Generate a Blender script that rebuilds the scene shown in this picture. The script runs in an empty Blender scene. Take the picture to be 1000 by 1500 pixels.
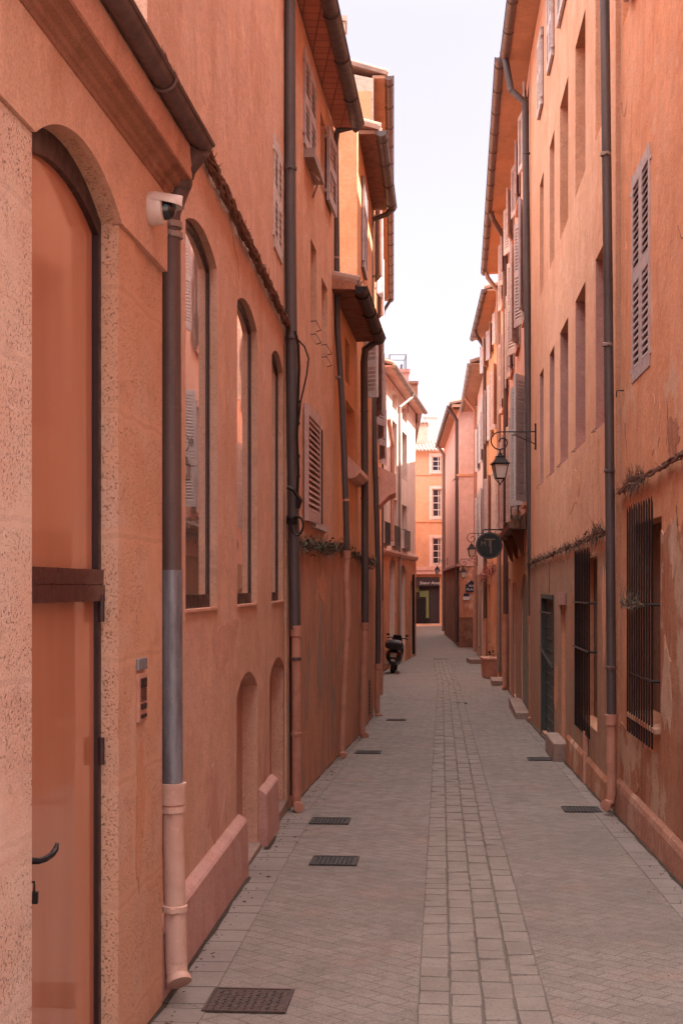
import bpy, bmesh, math, random
from mathutils import Vector, Matrix
from mathutils.geometry import tessellate_polygon
random.seed(7)
R = math.radians
S = bpy.context.scene
COL = S.collection
F = 2000.0; HZ = 861.0            # focal length and horizon row of the 1000x1500 picture

# ------------------------------------------------------------------ ground profile (camera eye is z = 0)
def drop(y):
    if y < 36: return .023*y
    if y < 48.3:
        t = y-36; return .828+.023*t-.023*t*t/24.6
    return .9695
def G(y): return -(1.65+drop(max(y, -25)))
def pt(px, py, y):                 # picture point -> world point at distance y
    return Vector(((px-500)/F*y, y, (HZ-py)/F*y))
def gpt(px, py):                   # picture point on the ground
    lo, hi = 2., 200.
    for _ in range(60):
        m = (lo+hi)/2
        if HZ-G(m)*F/m > py: lo = m
        else: hi = m
    return Vector(((px-500)/F*lo, lo, G(lo)))

# ------------------------------------------------------------------ node helpers
class N:
    def __init__(s, name):
        s.m = bpy.data.materials.new(name); s.m.use_nodes = True
        s.t = s.m.node_tree; s.t.nodes.clear()
        s.out = s.n('ShaderNodeOutputMaterial'); s.b = s.n('ShaderNodeBsdfPrincipled')
        s.l(s.b.outputs[0], s.out.inputs[0])
        s.pos = s.n('ShaderNodeNewGeometry').outputs['Position']
    def n(s, k, **kw):
        x = s.t.nodes.new(k)
        for a, v in kw.items(): setattr(x, a, v)
        return x
    def l(s, a, b): s.t.links.new(a, b)
    def setv(s, sock, v):
        if isinstance(v, bpy.types.NodeSocket): s.l(v, sock)
        elif isinstance(v, (tuple, list)) and len(v) == 3 and sock.type == 'RGBA': sock.default_value = (*v, 1)
        else: sock.default_value = v
    def mapp(s, scale=(1, 1, 1), rot=(0, 0, 0), loc=(0, 0, 0)):
        x = s.n('ShaderNodeMapping'); s.l(s.pos, x.inputs[0])
        x.inputs['Scale'].default_value = scale; x.inputs['Rotation'].default_value = rot; x.inputs['Location'].default_value = loc
        return x.outputs[0]
    def noise(s, scale, detail=5, rough=.55, vec=None, dist=0):
        x = s.n('ShaderNodeTexNoise'); s.l(vec or s.pos, x.inputs['Vector'])
        x.inputs['Scale'].default_value = scale; x.inputs['Detail'].default_value = detail
        x.inputs['Roughness'].default_value = rough; x.inputs['Distortion'].default_value = dist
        return x.outputs[0]
    def voro(s, scale, vec=None, feat='F1'):
        x = s.n('ShaderNodeTexVoronoi'); s.l(vec or s.pos, x.inputs['Vector']); x.feature = feat
        x.inputs['Scale'].default_value = scale; return x.outputs[0]
    def ramp(s, v, a, b, c0=0, c1=1):
        x = s.n('ShaderNodeMapRange'); x.interpolation_type = 'SMOOTHSTEP'; s.l(v, x.inputs[0])
        x.inputs[1].default_value = a; x.inputs[2].default_value = b; x.inputs[3].default_value = c0; x.inputs[4].default_value = c1
        return x.outputs[0]
    def mix(s, f, a, b, mode='MIX'):
        x = s.n('ShaderNodeMix', data_type='RGBA', blend_type=mode)
        s.setv(x.inputs[0], f); s.setv(x.inputs[6], a); s.setv(x.inputs[7], b); return x.outputs[2]
    def math(s, op, a, b=0.):
        x = s.n('ShaderNodeMath', operation=op); s.setv(x.inputs[0], a); s.setv(x.inputs[1], b); return x.outputs[0]
    def bump(s, h, strength=.3, dist=.01, prev=None):
        x = s.n('ShaderNodeBump'); s.l(h, x.inputs['Height']); x.inputs['Strength'].default_value = strength
        x.inputs['Distance'].default_value = dist
        if prev is not None: s.l(prev, x.inputs['Normal'])
        return x.outputs[0]
    def fin(s, color=None, rough=.8, normal=None, metal=0., spec=.5, **kw):
        if color is not None: s.setv(s.b.inputs['Base Color'], color)
        s.setv(s.b.inputs['Roughness'], rough); s.b.inputs['Metallic'].default_value = metal
        s.b.inputs['Specular IOR Level'].default_value = spec
        if normal is not None: s.l(normal, s.b.inputs['Normal'])
        for k, v in kw.items(): s.b.inputs[k.replace('_', ' ')].default_value = v
        return s.m

def plaster(name, base, var, stain, wear=None, wear_lo=.62, gr=1., rough_w=0., big=.62):
    """lime render: broad mottling, vertical runs, stains and scuffs with their own outline, trowel relief"""
    n = N(name)
    off = (random.random()*50, random.random()*50, random.random()*50)
    v = n.mapp(loc=off)
    c = n.mix(n.ramp(n.noise(1.1, 8, .68, v), .42, .58), base, var)
    c = n.mix(n.ramp(n.noise(.55, 9, .72, n.mapp(loc=(off[1], off[2], 4))), .50, .64, 0, big*.6), c, stain)
    c = n.mix(n.ramp(n.noise(3.6, 9, .75, v), .48, .62, 0, .6), c, tuple(min(1, x*1.25) for x in base))
    c = n.mix(n.ramp(n.noise(5.5, 9, .78, n.mapp(loc=(off[0], 5, off[2]))), .52, .66, 0, .55), c, tuple(x*.80 for x in base))
    st = n.noise(1.0, 9, .72, n.mapp(scale=(2.3, 2.3, .7), loc=off), dist=.6)
    c = n.mix(n.ramp(st, .50, .66, 0, big), c, stain)
    c = n.mix(n.ramp(n.noise(1.0, 7, .7, n.mapp(scale=(4.5, 4.5, 1.3), loc=(off[1], 3, off[0]))), .55, .70, 0, .40), c, tuple(min(1, x*1.28) for x in base))
    if wear:
        w = n.noise(1.6, 10, .74, n.mapp(scale=(1, 1, .8), loc=(off[2], off[0], 9)))
        c = n.mix(n.ramp(w, wear_lo-.02, wear_lo+.03, 0, .8), c, wear)
        c = n.mix(n.ramp(n.noise(16, 6, .75, v), .62, .68, 0, .45), c, wear)
    c = n.mix(n.ramp(n.noise(11, 6, .75, n.mapp(loc=(off[2], 1, off[1]))), .60, .70, 0, .45), c, tuple(x*.66 for x in stain))
    c = n.mix(n.ramp(n.noise(75, 4, .75, v), .46, .68, 0, .42), c, tuple(x*.5 for x in base))
    c = n.mix(n.ramp(n.noise(95, 4, .75, n.mapp(loc=(3, off[2], 1))), .50, .68, 0, .40), c, tuple(min(1, x*1.5) for x in base))
    b = n.bump(n.noise(1.7, 6, .6, v), .55, .06)
    b = n.bump(n.noise(13, 9, .75, v), .45*gr, .03, b)
    b = n.bump(n.noise(120, 4, .7, v), .35*gr, .006, b)
    return n.fin(c, .9, b, spec=.15)

def stone(name, c1, c2, pit, pitscale=55, joints=False, patch=None):
    n = N(name)
    c = n.mix(n.ramp(n.noise(2.2, 6, .6), .35, .65), c1, c2)
    if patch: c = n.mix(n.ramp(n.noise(1.3, 5, .6, n.mapp(scale=(1.5, 1.5, .7), loc=(7, 3, 1))), .47, .56, 0, .9), c, patch)
    sz = n.n('ShaderNodeSeparateXYZ'); n.l(n.pos, sz.inputs[0])
    wob = n.math('MULTIPLY', n.noise(5, 3, .6), .05)
    fr = n.math('FRACT', n.math('DIVIDE', n.math('ADD', n.math('ADD', sz.outputs[2], 10.13), wob), .46))
    jn = n.math('LESS_THAN', n.math('ABSOLUTE', n.math('SUBTRACT', fr, .5)), .020)
    band = n.ramp(n.math('ABSOLUTE', n.math('SUBTRACT', fr, .5)), .03, .10, 1, 0)
    c = n.mix(n.math('MULTIPLY', band, .5), c, tuple(min(1, x*1.04) for x in (patch or c1)))
    c = n.mix(n.math('MULTIPLY', jn, .22), c, tuple(x*.6 for x in c2))
    p = n.math('MULTIPLY', n.ramp(n.noise(pitscale, 4, .75), .56, .66), n.math('SUBTRACT', 1., n.math('MULTIPLY', band, .8)))
    zone = n.ramp(n.noise(2.0, 4, .6, n.mapp(loc=(3, 8, 2))), .38, .55)
    p = n.math('MULTIPLY', p, zone)
    c = n.mix(n.math('MULTIPLY', p, .9), c, pit)
    c = n.mix(n.ramp(n.noise(7, 7, .7), .55, .66, 0, .4), c, tuple(x*.72 for x in c2))
    c = n.mix(n.ramp(n.noise(160, 2, .7), .5, .75, 0, .25), c, tuple(x*1.4 for x in c1))
    h = n.math('SUBTRACT', n.noise(9, 6, .65), n.math('MULTIPLY', p, .8))
    b = n.bump(h, .8, .012)
    b = n.bump(n.noise(120, 4, .7), .4, .005, b)
    return n.fin(c, .95, b, spec=.1)

def paint(name, col, rough=.5, dirt_shade=None, metal=0., spec=.4, scale=18, amt=.5, streak=False):
    n = N(name)
    v = n.mapp(scale=(1, 1, .15)) if streak else None
    c = n.mix(n.ramp(n.noise(scale, 6, .65, v), .42, .68, 0, amt), col, dirt_shade or tuple(x*.5 for x in col))
    c = n.mix(n.ramp(n.noise(scale*6, 3, .6), .55, .75, 0, .3), c, tuple(min(1, x*1.5) for x in col))
    r = n.ramp(n.noise(scale*2, 4, .6), .3, .7, rough*.8, min(1, rough*1.25))
    return n.fin(c, r, n.bump(n.noise(scale*4, 4, .6), .15, .004), metal=metal, spec=spec)

M = {}
M['salmon'] = plaster('salmon_render', (.62, .352, .250), (.65, .38, .295), (.54, .27, .17), (.71, .48, .385), .62)
M['salmon2'] = plaster('salmon_render_worn', (.62, .325, .215), (.67, .38, .275), (.50, .235, .145), (.42, .28, .22), .60)
M['ochre_o'] = plaster('orange_render', (.64, .295, .150), (.68, .34, .195), (.52, .215, .10), (.66, .38, .25), .63)
M['rust'] = plaster('rust_render', (.54, .22, .115), (.60, .27, .155), (.38, .14, .07), (.64, .38, .25), .56, gr=1.6)
M['right_a'] = plaster('terracotta_render', (.62, .272, .152), (.66, .32, .20), (.50, .19, .095), (.64, .41, .30), .59)
M['right_b'] = plaster('terracotta_render_pale', (.65, .325, .205), (.69, .365, .25), (.56, .245, .14), (.68, .45, .34), .62)
M['low_r'] = plaster('bare_lower_masonry', (.50, .19, .105), (.58, .29, .19), (.28, .10, .055), (.72, .48, .35), .53, gr=3.)
M['low_l'] = plaster('stained_lower_render', (.53, .245, .155), (.58, .285, .19), (.30, .18, .14), (.34, .25, .20), .56, gr=1.8, big=.9)
M['low_r2'] = plaster('old_lower_masonry', (.42, .22, .14), (.46, .26, .19), (.25, .13, .075), (.36, .25, .18), .53, gr=2.5)
M['pinkw'] = plaster('pale_pink_render', (.72, .50, .43), (.76, .57, .50), (.66, .40, .32), (.76, .58, .52), .6)
M['pink'] = plaster('pink_render', (.66, .39, .32), (.68, .42, .35), (.60, .33, .25), (.58, .37, .30), .66)
M['peach'] = plaster('peach_render', (.60, .31, .18), (.63, .34, .21), (.56, .27, .15), (.55, .31, .2), .72)
M['browns'] = plaster('brown_rubble', (.22, .10, .07), (.30, .15, .10), (.13, .06, .05), (.36, .19, .13), .52, gr=3.)
M['gable'] = plaster('weathered_gable', (.55, .44, .36), (.62, .50, .42), (.28, .22, .18), (.16, .13, .11), .58, gr=2.)
M['stone'] = stone('pitted_pink_stone', (.64, .43, .34), (.62, .37, .28), (.12, .06, .045), 95)
M['stone2'] = stone('pitted_stone_under_render', (.62, .37, .27), (.60, .31, .20), (.20, .09, .06), 110, patch=(.63, .335, .22))
M['blockst'] = stone('doorstep_stone', (.30, .20, .17), (.36, .26, .22), (.12, .07, .06), 40)
M['cornice'] = plaster('moulded_cornice', (.44, .19, .12), (.50, .24, .16), (.26, .11, .07), (.58, .32, .23), .60, gr=2.2)
M['fascia'] = plaster('pale_fascia', (.60, .30, .22), (.64, .34, .24), (.48, .20, .13), (.4, .18, .12), .62)
M['plinth'] = plaster('rose_plinth', (.50, .27, .23), (.54, .30, .26), (.42, .21, .17), (.52, .34, .29), .62)
M['rplinth'] = plaster('dusty_rose_plinth', (.42, .19, .13), (.48, .235, .17), (.28, .12, .08), (.56, .34, .26), .54, gr=2.2)
M['patch_pale'] = plaster('pale_mortar', (.66, .42, .31), (.60, .35, .25), (.50, .26, .17), (.50, .2, .11), .56, gr=2.5)
M['patch_dark'] = plaster('dark_scuffed_render', (.42, .17, .10), (.50, .22, .14), (.30, .11, .07), (.58, .3, .2), .56, gr=2)
M['patch_warm'] = plaster('warm_touch_up', (.60, .275, .165), (.64, .31, .20), (.52, .22, .12), (.66, .38, .27), .6)
M['patch_rose'] = plaster('rose_touch_up', (.57, .30, .22), (.61, .33, .25), (.50, .235, .16), (.64, .38, .3), .6)
M['patch_grey'] = plaster('grey_damp_render', (.36, .235, .185), (.44, .26, .19), (.27, .18, .14), (.44, .22, .14), .56, gr=2)
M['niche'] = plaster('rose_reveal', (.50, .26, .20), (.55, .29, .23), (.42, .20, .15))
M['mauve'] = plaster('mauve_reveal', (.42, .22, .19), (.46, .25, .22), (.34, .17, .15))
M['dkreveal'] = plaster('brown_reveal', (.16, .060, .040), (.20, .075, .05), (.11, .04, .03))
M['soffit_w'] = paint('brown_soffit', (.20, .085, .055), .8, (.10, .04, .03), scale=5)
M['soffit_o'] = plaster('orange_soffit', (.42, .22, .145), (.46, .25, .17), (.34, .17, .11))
M['zinc'] = paint('aged_zinc', (.105, .085, .085), .5, (.055, .035, .035), metal=.35, scale=9, streak=True)
M['zinc_br'] = paint('brown_painted_zinc', (.125, .075, .068), .5, (.06, .035, .03), metal=.2, scale=9, streak=True)
M['zinc_lt'] = paint('pale_zinc', (.30, .22, .19), .5, (.2, .12, .1), metal=.2, scale=9, streak=True)
M['zinc_bl'] = paint('blue_grey_zinc', (.235, .225, .245), .5, (.11, .09, .10), metal=.3, scale=14, amt=.8, streak=True)
M['sleeve'] = paint('pink_painted_iron', (.62, .38, .30), .55, (.52, .27, .2), scale=6, amt=.6)
M['sleeve2'] = paint('terracotta_painted_iron', (.50, .24, .17), .6, (.38, .16, .11), scale=6, amt=.7)
M['dark'] = paint('dark_brown_metal', (.045, .022, .022), .4, (.03, .015, .015), metal=.3, scale=8)
M['transom'] = paint('oxblood_paint', (.070, .020, .018), .32, (.05, .015, .014), scale=8)
M['iron'] = paint('black_iron', (.022, .018, .020), .5, (.05, .03, .025), metal=.5, scale=30)
M['shut'] = paint('lilac_grey_shutter', (.44, .36, .37), .6, (.30, .20, .19), scale=10, amt=.6)
M['shut_w'] = paint('pale_grey_shutter', (.55, .47, .46), .6, (.34, .23, .2), scale=12, amt=.7)
M['shut_m'] = paint('mauve_shutter', (.50, .33, .31), .65, (.38, .21, .18), scale=12, amt=.7)
M['shut_g'] = paint('grey_shutter', (.52, .49, .50), .6, (.38, .33, .33), scale=12, amt=.5)
M['slot'] = paint('shutter_gap', (.05, .035, .035), .8)
M['slate'] = paint('slate_green_paint', (.055, .066, .066), .6, (.035, .035, .033), scale=10)
M['greend'] = paint('faded_green_door', (.20, .20, .165), .7, (.14, .13, .11), scale=4)
M['wood'] = paint('worn_brown_wood', (.17, .085, .055), .75, (.09, .045, .03), scale=8, streak=True)
M['black'] = paint('black_plastic', (.014, .014, .016), .3, (.02, .02, .02), scale=20)
M['rubber'] = paint('tyre_rubber', (.02, .02, .02), .85)
M['chrome'] = paint('bright_metal', (.55, .55, .56), .25, (.4, .4, .4), metal=.9, scale=20)
M['white'] = paint('cream_plastic', (.68, .54, .49), .4, (.56, .40, .34), scale=12, amt=.35)
M['lens'] = paint('dark_lens', (.012, .012, .014), .08, (.01, .01, .01), spec=.8)
M['redlens'] = paint('red_lens', (.35, .01, .01), .2, (.2, .01, .01))
M['plate'] = paint('pale_plate', (.42, .38, .28), .5, (.3, .26, .2), amt=.3)
M['framew'] = paint('white_window_paint', (.66, .55, .52), .5, (.5, .38, .34), amt=.4)
M['twig'] = paint('dry_twig', (.13, .070, .050), .9, (.07, .04, .03), scale=30)
M['twig_g'] = paint('grey_twig', (.17, .13, .10), .9, (.08, .06, .04), scale=30)
M['cable'] = paint('rust_cable', (.20, .09, .06), .8, (.10, .05, .04), scale=30)
M['leaf'] = paint('dusty_leaf', (.060, .060, .035), .8, (.10, .06, .04), scale=20)
M['leaf_p'] = paint('pink_flower', (.50, .14, .12), .8, (.3, .06, .05), scale=20)
M['rustcover'] = paint('rusty_cover', (.085, .050, .042), .7, (.045, .032, .03), metal=.2, scale=25, amt=.8)
M['greycover'] = paint('grey_cover', (.060, .052, .050), .75, (.04, .03, .03), metal=.2, scale=25, amt=.8)
M['blue'] = paint('enamel_blue', (.020, .022, .060), .4, (.02, .02, .04))
M['enamel_w'] = paint('enamel_white', (.75, .72, .72), .4, (.6, .55, .55), amt=.2)
M['signblk'] = paint('sign_green_black', (.016, .022, .020), .35, (.01, .012, .012), amt=.4)
M['signlet'] = paint('sign_bronze', (.22, .15, .125), .45, (.14, .09, .07), amt=.3)
M['shopdk'] = paint('shop_dark_front', (.050, .035, .038), .6, (.03, .02, .02), scale=3)
M['lime'] = paint('lime_paint', (.20, .25, .10), .6, (.15, .17, .08), scale=3)
M['tile'] = paint('terracotta_tile', (.36, .21, .16), .85, (.22, .15, .13), scale=4, amt=.9)
M['lilacst'] = plaster('pale_chimney_render', (.60, .52, .52), (.64, .56, .56), (.5, .4, .4))
M['tilesof'] = None

def mk_special():
    # glazed door panel, the opposite wall's reflection painted into its base colour
    n = N('door_reflection_paint')
    c = n.mix(n.ramp(n.noise(1.2, 3, .5, n.mapp(scale=(4, 4, .6))), .3, .7), (.44, .16, .088), (.49, .19, .11))
    M['doorpanel'] = n.fin(c, .10, n.bump(n.noise(1.1, 2, .5), .05, .03), spec=.5, Coat_Weight=.25, Coat_Roughness=.03)
    # reflecting pane with a dark room behind
    n = N('window_pane')
    b = n.bump(n.noise(1.6, 2, .5), .04, .03)
    n.fin((.80, .74, .72), .02, b, metal=.85, spec=1.0, IOR=2.0); M['pane'] = n.m
    n = N('dim_pane'); M['pane2'] = n.fin((.030, .022, .026), .12, None, spec=.5)
    n = N('lantern_glass')
    n.fin((.72, .62, .56), .35, None, spec=.5, Transmission_Weight=.25, Alpha=1.0); M['lglass'] = n.m
    # row of flat tiles seen under the eave
    n = N('tiled_soffit')
    br = n.n('ShaderNodeTexBrick'); n.l(n.mapp(rot=(0, 0, R(-5.2))), br.inputs[0])
    br.inputs['Scale'].default_value = 1.; br.inputs['Brick Width'].default_value = .16; br.inputs['Row Height'].default_value = .16
    br.inputs['Mortar Size'].default_value = .008; br.offset = 0
    br.inputs['Color1'].default_value = (.42, .165, .11, 1); br.inputs['Color2'].default_value = (.50, .20, .13, 1); br.inputs['Mortar'].default_value = (.22, .09, .06, 1)
    c = n.mix(n.ramp(n.noise(6, 5, .6), .45, .7, 0, .5), br.outputs[0], (.30, .12, .08))
    M['tilesof'] = n.fin(c, .9, n.bump(n.math('SUBTRACT', 1., br.outputs['Fac']), .6, .01))
    # diagonal paving
    def paving(name, w, h, rot, c1, c2, mort, off=.5, ms=.006):
        n = N(name)
        br = n.n('ShaderNodeTexBrick')
        wob = n.n('ShaderNodeTexNoise'); n.l(n.pos, wob.inputs['Vector']); wob.inputs['Scale'].default_value = 2.2
        vm = n.n('ShaderNodeVectorMath', operation='MULTIPLY_ADD'); n.l(wob.outputs['Color'], vm.inputs[0])
        vm.inputs[1].default_value = (.03, .03, 0); n.l(n.pos, vm.inputs[2])
        mp = n.n('ShaderNodeMapping'); n.l(vm.outputs[0], mp.inputs[0]); mp.inputs['Rotation'].default_value = (0, 0, rot)
        n.l(mp.outputs[0], br.inputs[0]); br.offset = off
        br.inputs['Scale'].default_value = 1.; br.inputs['Brick Width'].default_value = w; br.inputs['Row Height'].default_value = h
        br.inputs['Mortar Size'].default_value = ms; br.inputs['Mortar Smooth'].default_value = .3; br.inputs['Bias'].default_value = 0
        for k, v in (('Color1', c1), ('Color2', c2), ('Mortar', mort)): br.inputs[k].default_value = (*v, 1)
        c = n.mix(n.ramp(n.noise(.8, 8, .7), .42, .62, 0, .75), br.outputs[0], tuple(x*.62 for x in c1))
        c = n.mix(n.ramp(n.noise(3.5, 7, .7), .52, .72, 0, .5), c, tuple(x*1.28 for x in c2))
        c = n.mix(n.ramp(n.noise(1.7, 5, .6, n.mapp(loc=(5, 5, 5))), .55, .68, 0, .45), c, (c1[0]*1.1, c1[1]*.80, c1[2]*.74))
        c = n.mix(n.ramp(n.noise(85, 5, .75), .45, .62, 0, .6), c, tuple(x*.42 for x in c1)); c = n.mix(n.ramp(n.noise(110, 4, .75, n.mapp(loc=(2, 9, 4))), .50, .64, 0, .5), c, tuple(x*1.5 for x in c1))
        c = n.mix(n.ramp(n.noise(24, 6, .75), .58, .68, 0, .55), c, tuple(x*.42 for x in c1))
        hgt = n.math('SUBTRACT', n.math('MULTIPLY', n.noise(30, 6, .7), .5), br.outputs['Fac'])
        b = n.bump(hgt, .55, .008); b = n.bump(n.noise(6, 4, .6), .35, .02, b)
        return n.fin(c, n.ramp(n.noise(8, 4, .6), .3, .7, .55, .85), b, spec=.3)
    M['paving'] = paving('diagonal_paving', .165, .10, R(45), (.250, .202, .176), (.198, .157, .136), (.082, .063, .054), ms=.0038)
    for k, (f1, nm) in enumerate(((1., 'sett'), (.95, 'sett_b'), (1.04, 'sett_c'))):
        n = N('sett_stone_'+'abc'[k])
        c = n.mix(n.ramp(n.noise(4.2, 5, .65), .35, .65), (.268*f1, .218*f1, .190*f1), (.222*f1, .179*f1, .155*f1))
        c = n.mix(n.ramp(n.noise(70, 4, .7), .48, .70, 0, .55), c, (.11, .085, .075))
        M[nm] = n.fin(c, .75, n.bump(n.noise(35, 6, .7), .6, .012), spec=.3)
    M['joint'] = plaster('joint_dirt', (.175, .142, .124), (.15, .12, .105), (.11, .087, .075))
    M['dirt_shade'] = plaster('wall_foot_dirt_shade', (.085, .06, .048), (.11, .08, .064), (.05, .036, .03), (.2, .15, .12), .58, gr=3)
    n = N('border_slab')
    c = n.mix(n.ramp(n.noise(2.0, 5, .6), .35, .65), (.255, .208, .187), (.21, .168, .15))
    c = n.mix(n.ramp(n.noise(60, 4, .7), .5, .72, 0, .45), c, (.12, .085, .075))
    M['border'] = n.fin(c, .8, n.bump(n.noise(25, 6, .7), .5, .012), spec=.25)
mk_special()

# ------------------------------------------------------------------ mesh builder
class MB:
    def __init__(s): s.v = []; s.f = []; s.mi = []; s.cur = 0
    def add(s, vs, fs):
        b = len(s.v); s.v += [Vector(v) for v in vs]
        for f in fs: s.f.append([b+i for i in f]); s.mi.append(s.cur)
    def hexa(s, p):   # 8 corners: bottom loop 0-3, top loop 4-7
        s.add(p, [(0, 3, 2, 1), (4, 5, 6, 7), (0, 1, 5, 4), (1, 2, 6, 5), (2, 3, 7, 6), (3, 0, 4, 7)])
    def box(s, c, d, rot=None, taper=1.):
        x, y, z = (i/2 for i in d); m = rot or Matrix.Identity(3); c = Vector(c); t = taper
        s.hexa([c+m@Vector(q) for q in ((-x, -y, -z), (x, -y, -z), (x, y, -z), (-x, y, -z), (-x*t, -y*t, z), (x*t, -y*t, z), (x*t, y*t, z), (-x*t, y*t, z))])
    def tube(s, pts, r, n=8, cap=True, rs=None):
        pts = [Vector(p) for p in pts]; k = len(pts); rings = []
        t0 = (pts[1]-pts[0]).normalized(); a = Vector((0, 0, 1)) if abs(t0.z) < .9 else Vector((1, 0, 0))
        u = t0.cross(a).normalized()
        for i, p in enumerate(pts):
            if i == 0: t = pts[1]-pts[0]
            elif i == k-1: t = pts[-1]-pts[-2]
            else: t = (pts[i+1]-pts[i]).normalized()+(pts[i]-pts[i-1]).normalized()
            if t.length < 1e-9: t = t0
            t = t.normalized(); u = (u-t*u.dot(t)).normalized(); w = t.cross(u)
            rr = rs[i] if rs else r
            rings.append([p+(u*math.cos(2*math.pi*j/n)+w*math.sin(2*math.pi*j/n))*rr for j in range(n)])
        fs = [(i*n+j, i*n+(j+1) % n, (i+1)*n+(j+1) % n, (i+1)*n+j) for i in range(k-1) for j in range(n)]
        if cap: fs += [tuple(range(n))[::-1], tuple((k-1)*n+j for j in range(n))]
        s.add([q for g in rings for q in g], fs)
    def lathe(s, c, prof, axis=(0, 0, 1), n=20):   # prof: (radius, height)
        c = Vector(c); ax = Vector(axis).normalized(); a = Vector((1, 0, 0)) if abs(ax.x) < .9 else Vector((0, 1, 0))
        u = ax.cross(a).normalized(); w = ax.cross(u)
        vs = [c+ax*h+(u*math.cos(2*math.pi*j/n)+w*math.sin(2*math.pi*j/n))*max(r, 1e-4) for r, h in prof for j in range(n)]
        k = len(prof)
        fs = [(i*n+j, i*n+(j+1) % n, (i+1)*n+(j+1) % n, (i+1)*n+j) for i in range(k-1) for j in range(n)]
        fs += [tuple(range(n))[::-1], tuple((k-1)*n+j for j in range(n))]
        s.add(vs, fs)
    def ell(s, c, r, rot=None, nu=14, nv=9):
        c = Vector(c); m = rot or Matrix.Identity(3); vs = []; fs = []
        for i in range(nv+1):
            th = math.pi*i/nv
            for j in range(nu):
                ph = 2*math.pi*j/nu
                vs.append(c+m@Vector((r[0]*math.sin(th)*math.cos(ph), r[1]*math.sin(th)*math.sin(ph), r[2]*math.cos(th))))
        for i in range(nv):
            for j in range(nu): fs.append((i*nu+j, i*nu+(j+1) % nu, (i+1)*nu+(j+1) % nu, (i+1)*nu+j))
        s.add(vs, fs)

def obj(name, mb, mat, parent=None, smooth=False, bevel=0.):
    mats = mat if isinstance(mat, (list, tuple)) else [mat]
    L = Vector(); q = parent
    while q is not None:
        if q.parent is None: L = q.location.copy()
        q = q.parent
    me = bpy.data.meshes.new(name)
    me.from_pydata([v-L for v in mb.v], [], mb.f)
    for m in mats: me.materials.append(m)
    for p, i in zip(me.polygons, mb.mi): p.material_index = i
    bm = bmesh.new(); bm.from_mesh(me)
    bmesh.ops.remove_doubles(bm, verts=bm.verts, dist=1e-5)
    bmesh.ops.recalc_face_normals(bm, faces=bm.faces)
    if bevel:
        es = [e for e in bm.edges if len(e.link_faces) == 2 and e.calc_face_angle(0) > .6]
        bmesh.ops.bevel(bm, geom=es, offset=bevel, segments=2, profile=.6, affect='EDGES', clamp_overlap=True)
    bm.to_mesh(me); bm.free()
    if smooth:
        for p in me.polygons: p.use_smooth = True
        try: me.set_sharp_from_angle(angle=R(40))
        except Exception: pass
    o = bpy.data.objects.new(name, me); COL.objects.link(o)
    if parent: o.parent = parent
    return o
def thing(name, label, cat, loc=(0, 0, 0), group=None):
    o = bpy.data.objects.new(name, None); COL.objects.link(o); o.location = loc; o.empty_display_size = .2
    o['label'] = label; o['category'] = cat
    if group: o['group'] = group
    bpy.context.view_layer.update()
    return o
def tag(o, label, cat, group=None):
    o['label'] = label; o['category'] = cat
    if group: o['group'] = group
    return o
def top(name, mb, mat, label, cat, loc, group=None, **kw):       # a thing that is one mesh, origin at loc
    loc = Vector(loc)
    mb.v = [v-loc for v in mb.v]
    o = obj(name, mb, mat, None, **kw); o.location = loc
    return tag(o, label, cat, group)
def struct(name, mb, mat, **kw):
    o = obj(name, mb, mat, None, **kw); o['kind'] = 'structure'; return o
def copy_thing(root, loc, rotz=None, label=None, scale=None):
    r = root.copy(); COL.objects.link(r); r.location = loc
    if rotz is not None: r.rotation_euler = (0, 0, rotz)
    if scale: r.scale = (scale,)*3
    if label: r['label'] = label
    for ch in list(root.children):
        c = ch.copy(); COL.objects.link(c); c.parent = r
        for g in list(ch.children):
            d = g.copy(); COL.objects.link(d); d.parent = c
    return r

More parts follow.
